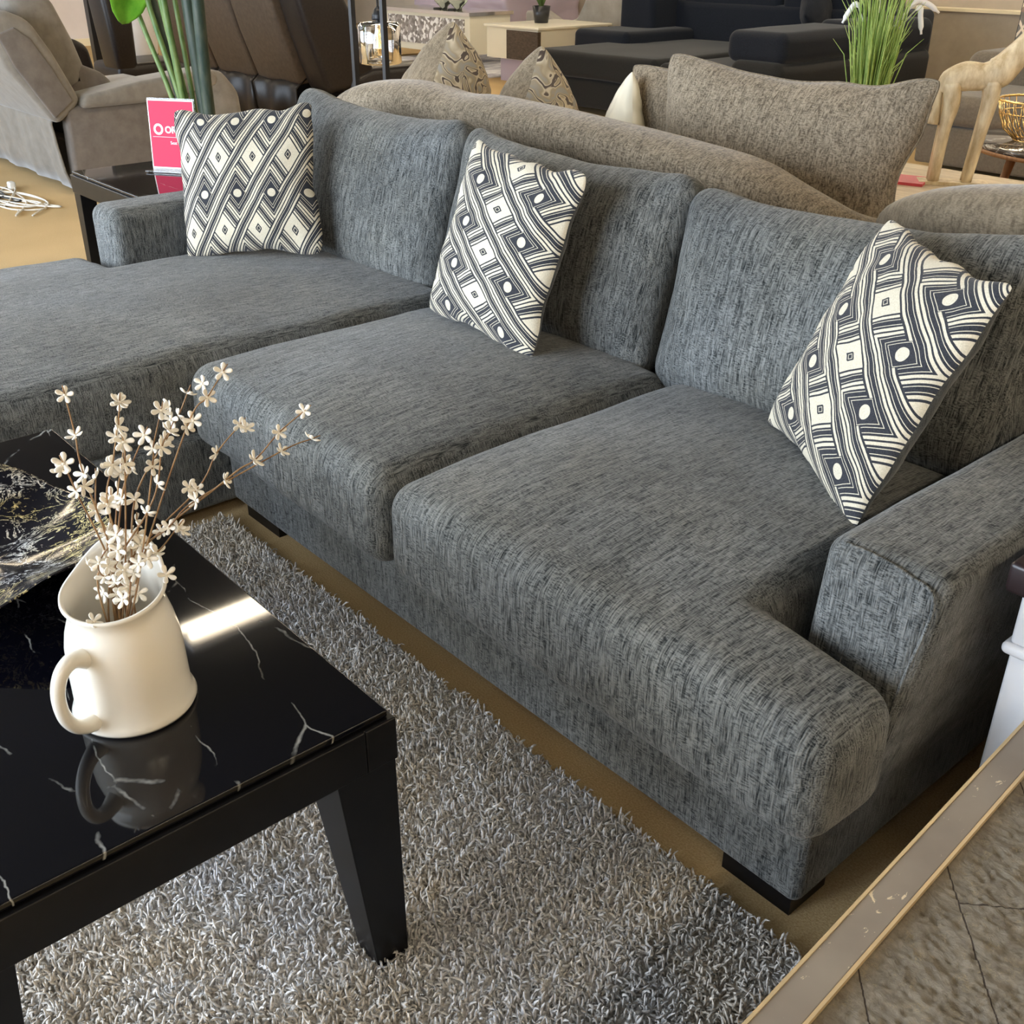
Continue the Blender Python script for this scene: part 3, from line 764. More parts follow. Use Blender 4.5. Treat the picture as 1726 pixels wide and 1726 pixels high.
# ------------------------------------------------------------------ foreground table (right)
T = thing('accent_table', 'weathered stone look low table with grey scratched border in the right foreground', 'table', (.05, .95, 0))
FX = lambda y: -.333 - .062*(y-.65)          # outer edge follows the photographed slight skew
ang = math.atan(-.062)
def ft(x0, x1, y0, y1, z0, z1):
    V, F = box(x0, x1, y0, y1, z0, z1); V = arr(V); V[:, 0] += -.378 - .062*(V[:, 1]-.65); return V, F
def relief_top():
    x0, x1, y0, y1 = .044, .60, .2, 1.375; nx, ny = 186, 392; V = []
    for j in range(ny+1):
        for i in range(nx+1):
            x = x0+(x1-x0)*i/nx; y = y0+(y1-y0)*j/ny
            a = noise.noise(Vector((x*30, y*48, 0))); b_ = abs(noise.noise(Vector((x*70+a, y*95, 3)))); c_ = noise.noise(Vector((x*150, y*180, 7)))
            e = min(1, i/4, (nx-i)/4, j/4, (ny-j)/4); m_ = .5+.5*noise.noise(Vector((x*7, y*7, 9)))
            V.append((x-.378-.062*(y-.65), y, .4495 + e*(.0030*a - .0075*b_*(.4+m_) + .0022*c_)))
    F = [(j*(nx+1)+i, j*(nx+1)+i+1, (j+1)*(nx+1)+i+1, (j+1)*(nx+1)+i) for j in range(ny) for i in range(nx)]
    k = len(V); loop = [i for i in range(nx+1)] + [j*(nx+1)+nx for j in range(1, ny+1)] + [ny*(nx+1)+i for i in range(nx-1, -1, -1)] + [j*(nx+1) for j in range(ny-1, 0, -1)]
    V += [(V[i][0], V[i][1], .42) for i in loop]; L = len(loop)
    F += [(loop[(i+1) % L], loop[i], k+i, k+(i+1) % L) for i in range(L)] + [tuple(range(k, k+L))[::-1]]
    simple('table_top', [(V, F)], M['rough_top'], T)
relief_top()
simple('border', [ft(0, .040, .2, 1.375, .415, .455)], M['band'], T, smooth=False, bevel=.002)
simple('edge_strip', [ft(-.003, .001, .2, 1.375, .418, .4562)], M['gold_leaf'], T, smooth=False)
simple('edge_strip', [ft(.040, .044, .2, 1.375, .42, .4565)], M['gold_leaf'], T, smooth=False)
simple('frame', [ft(.02, .58, .23, 1.35, .37, .415)], M['black_metal'], T, smooth=False)
for (x, y) in ((-.53, .83), (-.45, 1.28), (.12, .80), (.12, 1.20)):
    d = .20 if x < 0 else -.12
    V = [(x-.03, y-.03, 0), (x+.05, y-.03, 0), (x+.05, y+.03, 0), (x-.03, y+.03, 0), (x-.03+d, y-.03, .37), (x+.05+d, y-.03, .37), (x+.05+d, y+.03, .37), (x-.03+d, y+.03, .37)]
    simple('leg', [(V, [(3, 2, 1, 0), (4, 5, 6, 7), (0, 1, 5, 4), (1, 2, 6, 5), (2, 3, 7, 6), (3, 0, 4, 7)])], M['black_metal'], T, smooth=False)

# white cabinet tight against the right arm
T = thing('nightstand', 'white painted nightstand with dark brown top beside the right sofa arm', 'nightstand', (-.2, 1.7, 0))
simple('top', [rbox(-.525, .12, 1.392, 2.0, .585, .635, .008, 2, 2)], M['brown_dark'], T)
simple('body', [rbox(-.502, .10, 1.415, 1.98, .0, .48, .006, 2, 2)], M['white'], T)
simple('moulding', [rbox(-.512, .11, 1.40, 1.99, .48, .50, .009, 2, 4)], M['white'], T)
DR = simple('drawer', [rbox(-.502, .105, 1.405, 1.985, .50, .585, .006, 2, 2)], M['white'], T)
simple('knob', [rbox(-.22, -.19, 1.385, 1.406, .53, .555, .008, 1, 3)], M['brown_dark'], DR)

# ------------------------------------------------------------------ camel back loveseats behind
def camel(name, label, path, mm, seat, loc):
    t = thing(name, label, 'sofa', loc)
    P = spline(path, 6); R = []
    for i, p in enumerate(P):
        q = P[min(i+1, len(P)-1)] - P[max(i-1, 0)]; tx, ty = q[0], q[1]; L = math.hypot(tx, ty) or 1; tx /= L; ty /= L
        nx, ny = -ty, tx; h = p[2]
        e = min(i, len(P)-1-i); sh = (0.35, .7, .88, .96)[e] if e < 4 else 1
        prof = [(-.05, .08), (-.05, h-.30), (-.06, h-.22), (-.10, h-.15), (-.135, h-.09), (-.13, h-.035), (-.09, h-.004), (-.03, h+.008), (.03, h+.002), (.075, h-.03), (.10, h-.09), (.11, h-.2), (.12, h-.4), (.12, .08)]
        pr3 = spline([(a, b, 0) for a, b in prof], 3)
        R.append([(p[0]+nx*a[0]*sh, p[1]+ny*a[0]*sh, a[1] - (1-sh)*.10*(a[1] > .3)) for a in pr3])
    V, F = rings(R); V = wob(V, 4, .006)
    simple('curved_back', [(V, F)], mm, t)
    for s_ in seat: simple(s_[0], [rbox(*s_[1], .05, 6, 3)], mm, t)
    return t
camel('camelback_sofa', 'taupe chenille sofa with a rolled curving back directly behind the charcoal sectional',
      [(-3.93, 2.62, .74), (-3.86, 2.54, .85), (-3.76, 2.52, .905), (-3.45, 2.52, .942), (-3.15, 2.52, .925), (-2.96, 2.52, .932), (-2.5, 2.52, .915), (-2.07, 2.53, .885), (-1.88, 2.55, .86), (-1.76, 2.62, .80), (-1.71, 2.76, .72), (-1.70, 3.0, .66), (-1.70, 3.4, .62)],
      M['taupe'], [('seat_base', (-3.85, -1.72, 2.66, 3.5, .08, .30)), ('seat_cushion', (-3.80, -1.76, 2.66, 3.52, .30, .46)), ('arm', (-3.98, -3.80, 2.66, 3.5, .08, .62))], (-2.7, 2.95, 0))
camel('camelback_loveseat', 'taupe loveseat with rounded back at the right edge, behind the printed corner pillow',
      [(-1.46, 3.3, .62), (-1.48, 2.95, .68), (-1.46, 2.75, .78), (-1.33, 2.62, .865), (-1.12, 2.58, .905), (-.85, 2.58, .93), (-.4, 2.58, .935), (.1, 2.58, .93), (.4, 2.6, .90)],
      M['taupe_flat'], [('seat_base', (-1.38, .4, 2.72, 3.5, .08, .30)), ('seat_cushion', (-1.36, .4, 2.72, 3.5, .30, .46))], (-.5, 2.95, 0))

pillow('sofa_cushion', 'large taupe back cushion, nearer of the two on the camelback sofa', 'cushion', .98, .66, .13, (-2.16, 2.98, .745), .10, -.16, .03, M['taupe'], M['taupe'], 'large taupe cushions', 0, 5., M['taupe_flat'], k=.11)
pillow('sofa_cushion', 'large taupe back cushion, farther one partly hidden behind its twin', 'cushion', .95, .56, .11, (-2.56, 3.22, .72), .05, -.12, 0, M['taupe'], M['taupe'], 'large taupe cushions', 0, 6., M['taupe_flat'], k=.11)
pillow('accent_pillow', 'taupe pillow with brown scrollwork face, taller one at the camelback sofa left end', 'pillow', .46, .46, .18, (-3.90, 3.0, .80), 2.15, .12, .74, M['damask'], M['taupe_flat'], 'damask pillows', 0, 7., k=.08)
pillow('accent_pillow', 'plain taupe pillow slumped left of the scrollwork one', 'pillow', .42, .42, .15, (-4.10, 3.05, .74), 2.2, .2, .3, M['taupe_flat'], M['taupe_flat'], None, 0, 8., k=.08)
pillow('accent_pillow', 'scrollwork pillow peeking over the middle of the camelback, lower than its neighbour', 'pillow', .44, .44, .17, (-3.42, 3.08, .74), 2.1, .1, .7, M['damask'], M['taupe_flat'], 'damask pillows', 0, 9., k=.08)
pillow('accent_pillow', 'small cream pillow corner poking up left of the large taupe cushions', 'pillow', .42, .42, .08, (-2.97, 3.12, .70), 2.5, .1, .75, M['cream'], M['cream'], None, 0, 10., k=.08)

# ------------------------------------------------------------------ wire lamp
T = thing('cage_lamp', 'black framed lamp with clear glass cylinder shade behind the camelback sofa', 'lamp', (-4.77, 3.25, 0))
b = MB()
for (dx, dy) in ((-.15, -.05), (.10, -.02)):
    pass
simple('post', [box(-4.93, -4.905, 3.19, 3.215, .03, 1.5)], M['black_metal'], T, smooth=False)
simple('post', [box(-4.66, -4.635, 3.19, 3.215, .03, 1.5)], M['black_metal'], T, smooth=False)
simple('crossbar', [box(-4.95, -4.615, 3.185, 3.22, 1.5, 1.53)], M['black_metal'], T, smooth=False)
simple('base', [rbox(-4.97, -4.60, 3.06, 3.34, .0, .03, .008, 2, 2)], M['black_metal'], T)
LX, LY = -4.76, 3.25
simple('socket', [lathe([(0, 1.22), (.006, 1.22), (.006, 1.12), (.018, 1.11), (.03, 1.085), (.034, 1.06), (.0, 1.06)], (LX, LY, 0), 20)], M['black_metal'], T)
sh = simple('glass_shade', [lathe([(.035, 1.055), (.095, 1.05), (.105, 1.035), (.105, .87), (.098, .862), (.0, .86), (.0, .864), (.096, .866), (.101, .872), (.101, 1.033), (.093, 1.046), (.035, 1.051)], (LX, LY, 0), 40)], M['glass'], T)
BU = simple('bulb', [lathe([(.012, 1.06), (.014, 1.055), (.018, 1.03), (.030, .97), (.038, .935), (.034, .905), (.018, .888), (0, .885), (0, .8865), (.017, .8895), (.0325, .906), (.0365, .935), (.0285, .97), (.0165, 1.03), (.0125, 1.055)], (LX, LY, 0), 20)], glass('amber_bulb_glass', (1., .93, .76)), T)
simple('filament', [tube([(LX+.012*math.cos(a*2.1), LY+.012*math.sin(a*2.1), 1.03-.1*abs(math.sin(a*1.3))) for a in np.linspace(0, 9, 40)], .0016, 5)], M['filament'], BU)

# ------------------------------------------------------------------ acrylic sign, banana plant
T = thing('sign_holder', 'pink card in a clear upright acrylic holder on the black end table', 'sign', (-4.35, 1.88, .56))
ang = .60
def sg(V): return xf(V, (-4.36, 1.93, .56), ang, -.10)
# plane: local x across, z up
simple('holder', [(sg(arr(box(-.108, .108, .001, .004, .0, .285)[0])), box(0, 1, 0, 1, 0, 1)[1]), (sg(arr(box(-.115, .115, -.045, .04, .0, .004)[0])), box(0, 1, 0, 1, 0, 1)[1])], M['acrylic'], T, smooth=False)
V, F = box(-.104, .104, -.0030, .0, .012, .279); simple('card_border', [(sg(arr(V)), F)], M['white_ink'], T, smooth=False)
V, F = box(-.100, .100, -.0042, -.0034, .018, .274); card = simple('card', [(sg(V), F)], M['pink'], T, smooth=False)
ringV = []; V, F = rings([[(-.062+r*math.cos(a), -.0050-dy, .165+r*math.sin(a)) for (r, dy) in ((.013, 0), (.022, 0), (.022, -.0006), (.013, -.0006))] for a in np.linspace(0, 2*math.pi, 25)], cap=False)
simple('round_logo', [(sg(V), F)], M['white_ink'], T, smooth=False)
V, F = box(-.09, .09, -.0048, -.0043, .135, .1362); simple('rule_line', [(sg(V), F)], M['white_ink'], T, smooth=False)
def text(body, size, x, z, nm, bold=0.):
    c = bpy.data.curves.new(nm, 'FONT'); c.body = body; c.size = size; c.extrude = .0004; c.offset = bold
    tmp = bpy.data.objects.new('tmp', c); me = bpy.data.meshes.new_from_object(tmp); bpy.data.objects.remove(tmp); me.materials.clear(); me.materials.append(M['white_ink'])
    o = bpy.data.objects.new(nm, me); COL.objects.link(o); o.parent = T
    R3 = Matrix.Rotation(ang, 4, 'Z') @ Matrix.Rotation(-.10, 4, 'X')
    p = R3 @ Vector((x, -.0050, z)) + Vector((-4.36, 1.93, .56)) - Vector((-4.35, 1.88, .56))
    o.matrix_local = Matrix.Translation(p) @ R3 @ Matrix.Rotation(math.pi/2, 4, 'X')
text('OR', .036, -.032, .152, 'lettering', .0012); text('Seat', .018, -.012, .108, 'lettering')

T = thing('banana_plant', 'tall potted plant with broad green leaf and thick stalks behind the pink sign', 'plant', (-5.10, 2.42, 0))
simple('pot', [lathe([(0, 0), (.10, 0), (.13, .22), (.135, .24), (.12, .24), (.11, .21), (0, .2)], (-5.10, 2.42, 0), 28)], M['pot'], T)
for i, (bx, by, tx, ty, r, mk) in enumerate(((-5.12, 2.38, -5.38, 2.28, .012, 'stalk'), (-5.10, 2.40, -5.26, 2.30, .013, 'stalk'), (-5.08, 2.40, -5.16, 2.32, .015, 'stalk'), (-5.05, 2.44, -5.04, 2.40, .030, 'stalk_dark'), (-5.0, 2.42, -4.93, 2.40, .028, 'stalk_dark'), (-5.06, 2.36, -5.08, 2.30, .016, 'stalk'), (-5.08, 2.46, -5.14, 2.5, .014, 'stalk_dark'), (-5.14, 2.42, -5.22, 2.42, .012, 'stalk'), (-5.12, 2.40, -5.30, 2.33, .026, 'stalk_dark'))):
    simple('stalk', [tube(spline([(bx, by, .2), ((bx*1.6+tx*.4)/2, (by+ty)/2, .7), (tx, ty, 1.25 if i > 1 else 1.22), (tx*1.01-.01*tx, ty, 1.7)], 5), [r*1.15]*5+[r]*11, 10)], M[mk], T)
def leaf(base, tip, width, droop, nm='leaf'):
    b = np.array(base); t = np.array(tip); ax = t-b; L = np.linalg.norm(ax); ax = ax/L; sd = np.cross(ax, (0, 0, 1.)); sd /= np.linalg.norm(sd); sd = sd*.75+np.array((.4, .5, .1)); sd /= np.linalg.norm(sd)
    nn = np.cross(sd, ax); V = []; n = 22; m = 9
    for i in range(n+1):
        s = i/n; w = width*math.sin(math.pi*min(1, s*.97+.02))**.6
        for j in range(m):
            c = j/(m-1)*2-1
            V.append(b + ax*L*s + sd*c*w + nn*(-abs(c)*w*.35 + .006*math.sin(s*46)*abs(c)) + np.array((0, 0, -droop*s*s)))
    F = [(i*m+j, i*m+j+1, (i+1)*m+j+1, (i+1)*m+j) for i in range(n) for j in range(m-1)]
    o = simple(nm, [(V, F)], M['leaf'], T); so = o.modifiers.new('s', 'SOLIDIFY'); so.thickness = .002
leaf((-5.16, 2.30, 1.58), (-5.32, 2.21, 1.06), .135, .0)
leaf((-5.08, 2.30, 1.5), (-4.7, 2.6, 1.75), .10, .1)
leaf((-5.2, 2.42, 1.6), (-5.6, 2.7, 1.9), .10, .1)

# ------------------------------------------------------------------ grey recliner at left
T = thing('recliner_sofa', 'grey beige microsuede recliner seen from behind at the upper left', 'recliner', (-7.6, 3.0, 0))
def padded(name, poly, x0, x1, m, T, bev=.05, axis=0):
    V, F = prism(poly, x0, x1, axis); o = simple(name, [(V, F)], m, T); b = o.modifiers.new('b', 'BEVEL'); b.width = bev; b.segments = 4; b.limit_method = 'ANGLE'; b.angle_limit = .4
    return o
padded('side_panel', [(2.40, .02), (2.42, .50), (2.55, .52), (3.30, .60), (3.34, .02)], -7.02, -6.90, M['recliner_dark'], T, .02)
padded('arm_pad', [(2.50, .50), (2.52, .57), (2.9, .63), (3.36, .67), (3.42, .62), (3.40, .56), (2.9, .50)], -7.12, -6.86, M['recliner'], T, .03)
padded('backrest', [(2.35, .41), (2.12, .75), (2.04, 1.0), (2.16, 1.06), (2.30, 1.0), (2.40, .82), (2.52, .54)], -8.75, -6.88, M['recliner'], T, .05)
padded('back_inset', [(2.335, .46), (2.16, .76), (2.10, .93), (2.20, .965), (2.28, .90), (2.36, .76), (2.46, .55)], -8.7, -6.868, M['recliner_dark'], T, .01)
padded('head_cushion', [(2.30, .82), (2.25, 1.08), (2.36, 1.20), (2.52, 1.12), (2.62, .86), (2.70, .56), (2.4, .56)], -8.6, -7.10, M['recliner'], T, .07)
padded('lumbar_cushion', [(2.45, .50), (2.60, .74), (2.78, .66), (2.90, .46)], -8.6, -7.10, M['recliner_dark'], T, .05)
padded('seat', [(2.5, .30), (2.5, .46), (3.5, .50), (3.58, .42), (3.55, .2)], -8.6, -7.08, M['recliner'], T, .05)
padded('front_arm_curve', [(3.30, .02), (3.32, .64), (3.45, .66), (3.56, .52), (3.60, .02)], -7.14, -6.87, M['recliner'], T, .05)
padded('base', [(2.45, .03), (2.45, .3), (3.45, .3), (3.45, .03)], -8.6, -7.05, M['recliner_dark'], T, .02)
# skirt with folds
V = []; n = 60
for i in range(n+1):
    x = -8.75 + i/n*1.80
    for j, (y, z) in enumerate(((2.36, .50), (2.335, .42), (2.35, .28), (2.37, .13), (2.40, .03))):
        V.append((x, y + .010*math.sin(x*13+j*.5)*(.3+j*.25) + .004*math.sin(x*31), z))
F = [(i*5+j, i*5+j+1, (i+1)*5+j+1, (i+1)*5+j) for i in range(n) for j in range(4)]
o = simple('skirt', [(V, F)], M['recliner'], T); so = o.modifiers.new('s', 'SOLIDIFY'); so.thickness = .01

# dark recliner with cup holder beyond it
T = thing('recliner', 'dark brown recliner arm with cup holder beyond the grey recliner', 'recliner', (-10.6, 3.7, 0))
padded('arm', [(3.45, .05), (3.45, .62), (3.66, .66), (3.80, .58), (3.88, .05)], -10.35, -10.0, M['dark_leather'], T, .06)
padded('seat', [(3.0, .05), (3.0, .42), (3.8, .44), (3.8, .05)], -11.0, -10.35, M['dark_leather'], T, .05)
padded('backrest', [(2.75, .3), (2.6, .9), (2.8, .95), (3.1, .4)], -11.0, -10.3, M['dark_leather'], T, .06)
simple('cup_holder', [lathe([(.0, .648), (.055, .648), (.06, .675), (.068, .675), (.064, .64), (0, .63)], (-10.17, 3.60, .0), 24)], M['chrome'], T)

# cables on the carpet
for i, (seed, mk, lab) in enumerate(((1, 'cable', 'white power cable coiled on the carpet behind the grey recliner'), (2, 'cable', 'white cable looping nearest to the end table leg'), (3, 'cable_black', 'black cable running out from under the grey recliner'))):
    r = random.Random(seed); pts = []
    x, y = -7.1, 2.15
    for k in range(16):
        x = -7.15 + .35*math.sin(k*1.3+seed) + (k*.02 if seed != 3 else -.03*k); y = 2.06 + .12*math.cos(k*1.7+seed*2) - .06*i
        pts.append((x, y, .006+.004*(k % 3)))
    tag(simple('power_cable', [tube(spline(pts, 6), .005, 6)], M[mk], None), lab, 'cable')
tag(simple('power_plug', [rbox(-7.37, -7.31, 2.12, 2.16, .0, .05, .01, 2, 2)], M['cable'], None), 'white plug standing among the cables by the recliner base', 'plug')

# brown / black leather recliners seen from behind
T = thing('leather_recliner_sofa', 'dark leather reclining sofa with brown outer back, upper left centre', 'recliner', (-8.2, 4.8, 0))
for (a, b_) in ((-9.75, -8.95), (-8.93, -8.28), (-8.26, -7.62)):
    padded('backrest', [(4.46, .42), (4.33, .78), (4.22, 1.18), (4.42, 1.26), (4.6, .85), (4.8, .45)], a, b_, M['brown_suede'], T, .03)
    V = []; n = 24
    for i in range(n+1):
        x = a + i/n*(b_-a)
        for j, (y, z) in enumerate(((4.50, .47), (4.42, .40), (4.43, .22), (4.47, .04))): V.append((x, y + .02*math.sin(x*17+j), z))
    o = simple('skirt', [(V, [(i*4+j, i*4+j+1, (i+1)*4+j+1, (i+1)*4+j) for i in range(n) for j in range(3)])], M['dark_leather'], T); so = o.modifiers.new('s', 'SOLIDIFY'); so.thickness = .01
padded('side_wing', [(4.52, .38), (4.37, .8), (4.26, 1.20), (4.58, 1.28), (4.80, .85), (4.98, .42)], -7.60, -7.30, M['dark_leather'], T, .05)
padded('arm', [(4.70, .03), (4.70, .48), (4.9, .54), (5.6, .54), (5.68, .46), (5.68, .03)], -7.62, -7.28, M['dark_leather'], T, .05)
padded('seat', [(4.75, .05), (4.75, .42), (5.6, .45), (5.6, .05)], -9.7, -7.62, M['dark_leather'], T, .05)

# tall black framed mirror/door and dark chair beyond
T = thing('floor_mirror', 'tall black framed panel leaning near the pale wall, upper left', 'mirror', (-13.0, 5.1, 0))
simple('frame', [box(-13.05, -12.95, 4.98, 5.08, .05, 2.2), box(-13.05, -12.95, 5.62, 5.72, .05, 2.2), box(-13.05, -12.95, 5.08, 5.62, 2.1, 2.2), box(-13.05, -12.95, 5.08, 5.62, .05, .12)], M['frame_black'], T, smooth=False)
simple('panel', [box(-13.02, -12.99, 5.08, 5.62, .12, 2.1)], M['brown_dark'], T, smooth=False)
simple('foot', [box(-13.0, -12.8, 4.95, 5.35, .0, .05)], M['cream'], T, smooth=False)
simple('cord', [tube([(-16.8, 5.6, 1.6), (-16.8, 5.75, .35)], .02, 6)], M['frame_black'], None) and tag(bpy.data.objects['cord'], 'thin black pole against the pale wall at the upper left', 'pole')
bpy.data.objects['cord'].name = 'pole'
T = thing('swivel_chair', 'dark leather chair with pale wall beyond it, behind the banana leaf', 'chair', (-11.0, 4.8, 0))
padded('backrest', [(4.40, .25), (4.34, .9), (4.40, 1.3), (4.6, 1.3), (4.62, .9), (4.60, .25)], -11.3, -10.9, M['dark_leather'], T, .06)
padded('seat', [(4.4, .10), (4.4, .32), (5.1, .34), (5.1, .10)], -11.6, -10.9, M['dark_leather'], T, .06)
T = thing('wall_stand_in', 'white rounded stand-in for the wall seen between the dark chair and banana plant', 'stand_in', (-12.2, 5.2, 0))
simple('shell', [lathe([(0, .1), (.12, .12), (.22, .3), (.25, .6), (.22, .9), (.12, 1.0), (0, 1.0)], (-12.2, 5.15, 0), 28)], M['white'], T)  # white shape stands in for the pale wall visible past the chair

# ------------------------------------------------------------------ whitewashed coffee table with giraffe, sign, grass
T = thing('plank_table', 'whitewashed light wood coffee table under the giraffe figure', 'table', (-2.2, 4.45, 0))
simple('table_top', [box(-2.90, -1.5, 3.95, 4.97, .41, .45)], M['lightwood'], T, smooth=False, bevel=.004)
for x in (-2.86, -1.6):
    for y in (4.0, 4.86): simple('leg', [box(x, x+.07, y, y+.07, 0, .41)], M['lightwood'], T, smooth=False)
simple('shelf', [box(-2.84, -1.55, 4.02, 4.9, .12, .15)], M['lightwood'], T, smooth=False)
T = thing('price_card', 'red acrylic card lying on the whitewashed table behind the taupe cushion', 'card', (-2.62, 4.5, .45))
V, F = box(-.12, .12, -.09, .09, 0, .012); simple('card', [(xf(V, (-2.60, 4.55, .4505), .3), F)], M['red'], T, smooth=False)

T = thing('giraffe_figurine', 'gilded carved wooden giraffe standing on the whitewashed table', 'figurine', (-2.40, 4.66, .45))
GX = np.array((.80, .60, 0))     # the giraffe faces right-away
def gp(s, z, w=0.): return (-2.47+GX[0]*s - GX[1]*w, 4.62+GX[1]*s + GX[0]*w, z)
def blob(pts, rads, nm, m=14):
    P = spline([gp(*p) for p in pts], 5); rr = list(np.interp(np.linspace(0, len(rads)-1, len(P)), range(len(rads)), rads))
    return simple(nm, [tube(P, rr, m)], M['giraffe'], T)
blob([(-.035, .83), (-.01, .87), (.05, .895), (.12, .895), (.18, .915), (.25, 1.0), (.31, 1.09), (.36, 1.15), (.40, 1.17)], [.022, .052, .060, .055, .066, .050, .038, .030, .026], 'body')
blob([(.38, 1.19), (.42, 1.17), (.47, 1.12), (.50, 1.08)], [.02, .028, .02, .012], 'head')
blob([(-.035, .88), (-.05, .82), (-.045, .76), (-.05, .70)], [.014, .020, .018, .028], 'tail')
for w in (-.022, .022):
    blob([(.0, .87, w), (.01, .78, w), (.0, .68, w), (-.01, .46, w)], [.040, .034, .026, .024], 'leg', 8)
    blob([(.16, .88, w), (.165, .80, w), (.15, .66, w), (.13, .46, w)], [.040, .032, .025, .022], 'leg', 8)
    blob([(.385, 1.19, w*.6), (.38, 1.23, w*.9)], [.006, .007], 'horn', 6)
simple('plinth', [(xf(box(-.07, .22, -.05, .05, 0, .014)[0], (-2.47, 4.62, .4505), math.atan2(.6, .8)), box(0, 1, 0, 1, 0, 1)[1])], M['giraffe'], T, smooth=False)

T = thing('grass_plant', 'artificial green grass tuft with white tassels behind the large taupe cushion', 'plant', (-2.68, 4.32, .45))
simple('pot', [lathe([(0, 0), (.07, 0), (.085, .14), (.078, .14), (.07, .12), (0, .12)], (-2.68, 4.32, .4505), 24)], M['pot'], T)
b = MB()
for i in range(260):
    a = RNG.uniform(0, 6.28); r0 = RNG.uniform(0, .055); sp_ = RNG.uniform(.1, 1)**1.3*.15; h = RNG.uniform(.42, .84)
    bx, by = -2.68+r0*math.cos(a), 4.32+r0*math.sin(a)
    P = [(bx, by, .56), (bx+math.cos(a)*sp_*.25, by+math.sin(a)*sp_*.25, .56+h*.45), (bx+math.cos(a)*sp_*.6, by+math.sin(a)*sp_*.6, .56+h*.8), (bx+math.cos(a)*sp_*1.0, by+math.sin(a)*sp_*1.0, .56+h*(.97-sp_*.4))]
    b.add(*tube(P, [.0035, .003, .0022, .0006], 4))
b.build('blades', M['grass'], T)['kind'] = 'stuff'
for (dx, dy, z, tx, ty, tz) in ((.09, .10, 1.17, .15, .20, 1.14), (.10, .12, 1.15, .12, .14, 1.06), (-.08, -.05, 1.16, -.12, -.08, 1.10), (-.01, 0, 1.22, 0, .01, 1.32), (.07, .13, 1.16, .10, .24, 1.22)):
    simple('tassel', [tube(spline([(-2.68+dx*.5, 4.32+dy*.5, z-.08), (-2.68+dx, 4.32+dy, z+.01), (-2.68+(dx+tx)/2, 4.32+(dy+ty)/2, (z+tz)/2+.02), (-2.68+tx, 4.32+ty, tz)], 5), [.003]*5+[.011]*9+[.005]*2, 8)], M['tassel'], T)

# ------------------------------------------------------------------ round table and wire basket
T = thing('round_side_table', 'round dark marble side table on walnut legs, right edge', 'table', (-2.36, 5.9, 0))
simple('table_top', [lathe([(0, .47), (.50, .47), (.52, .485), (.52, .50), (.51, .505), (0, .505)], (-2.36, 5.85, 0), 56)], M['round_marble'], T)
simple('rim', [lathe([(.50, .455), (.525, .46), (.525, .48), (.50, .475)], (-2.36, 5.85, 0), 56)], M['wood'], T)
for a in (3.9, 5.2, 0.6, 2.3):
    simple('leg', [tube([(-2.36+.42*math.cos(a), 5.85+.42*math.sin(a), 0), (-2.36+.33*math.cos(a), 5.85+.33*math.sin(a), .47)], [.015, .025], 12)], M['wood'], T)
T = thing('wire_basket', 'round gold wire basket on the dark round table', 'basket', (-2.55, 5.70, .505))
bc = (-2.55, 5.70, .51)
def circ(r, z, c=bc, n=40): return [(c[0]+r*math.cos(a), c[1]+r*math.sin(a), c[2]+z) for a in np.linspace(0, 2*math.pi, n+1)]
for r, z, w in ((.205, .19, .006), (.185, .13, .003), (.10, .0, .004)): simple('hoop', [tube(circ(r, z), w, 8)], M['gold'], T)
b = MB()
for i in range(28):
    a = i/28*2*math.pi
    b.add(*tube([(bc[0]+r*math.cos(a+d), bc[1]+r*math.sin(a+d), bc[2]+z) for r, z, d in ((.10, 0, 0), (.16, .05, .12), (.19, .12, .2), (.205, .19, .2))], .0022, 5))
    b.add(*tube([(bc[0]+r*math.cos(a-d), bc[1]+r*math.sin(a-d), bc[2]+z) for r, z, d in ((.10, 0, 0), (.16, .05, .12), (.188, .12, .2))], .002, 5))
b.build('wire_mesh', M['gold'], T)

# ------------------------------------------------------------------ brown sofa and its pillow
T = thing('taupe_sofa', 'brown grey sofa at the upper right behind the giraffe', 'sofa', (-2.8, 8.0, 0))
M['brownsofa'] = grain('brown_grey_upholstery', (.12, .10, .075), (.18, .15, .115), 60, .9, .2, sheen=.2)
simple('base', [rbox(-3.98, -.8, 7.10, 9.2, .05, .30, .02, 4, 2)], M['brownsofa'], T)
simple('seat_cushion', [rbox(-3.97, -1.9, 7.06, 8.9, .305, .50, .07, 8, 4)], M['brownsofa'], T)
simple('seat_cushion', [rbox(-1.89, -.8, 7.06, 8.9, .305, .50, .07, 8, 4)], M['brownsofa'], T)
simple('arm', [rbox(-4.16, -3.5, 7.9, 9.3, .28, .70, .09, 6, 4)], M['brownsofa'], T)
simple('backrest', [rbox(-4.10, -.8, 9.0, 9.4, .3, .82, .08, 6, 4)], M['brownsofa'], T)
pillow('trellis_pillow', 'patterned trellis throw pillow on the brown grey sofa', 'pillow', .62, .62, .09, (-3.66, 8.25, .80), .25, -.15, 0, M['trellis'], M['brownsofa'], None, 0, 12., M['frame_black'], k=.03)
pillow('navy_cushion', 'dark navy cushion low behind the giraffe neck', 'cushion', .5, .4, .12, (-3.25, 7.95, .62), .3, -.9, 0, M['navy_black'], M['navy_black'], None, 0, 13.)

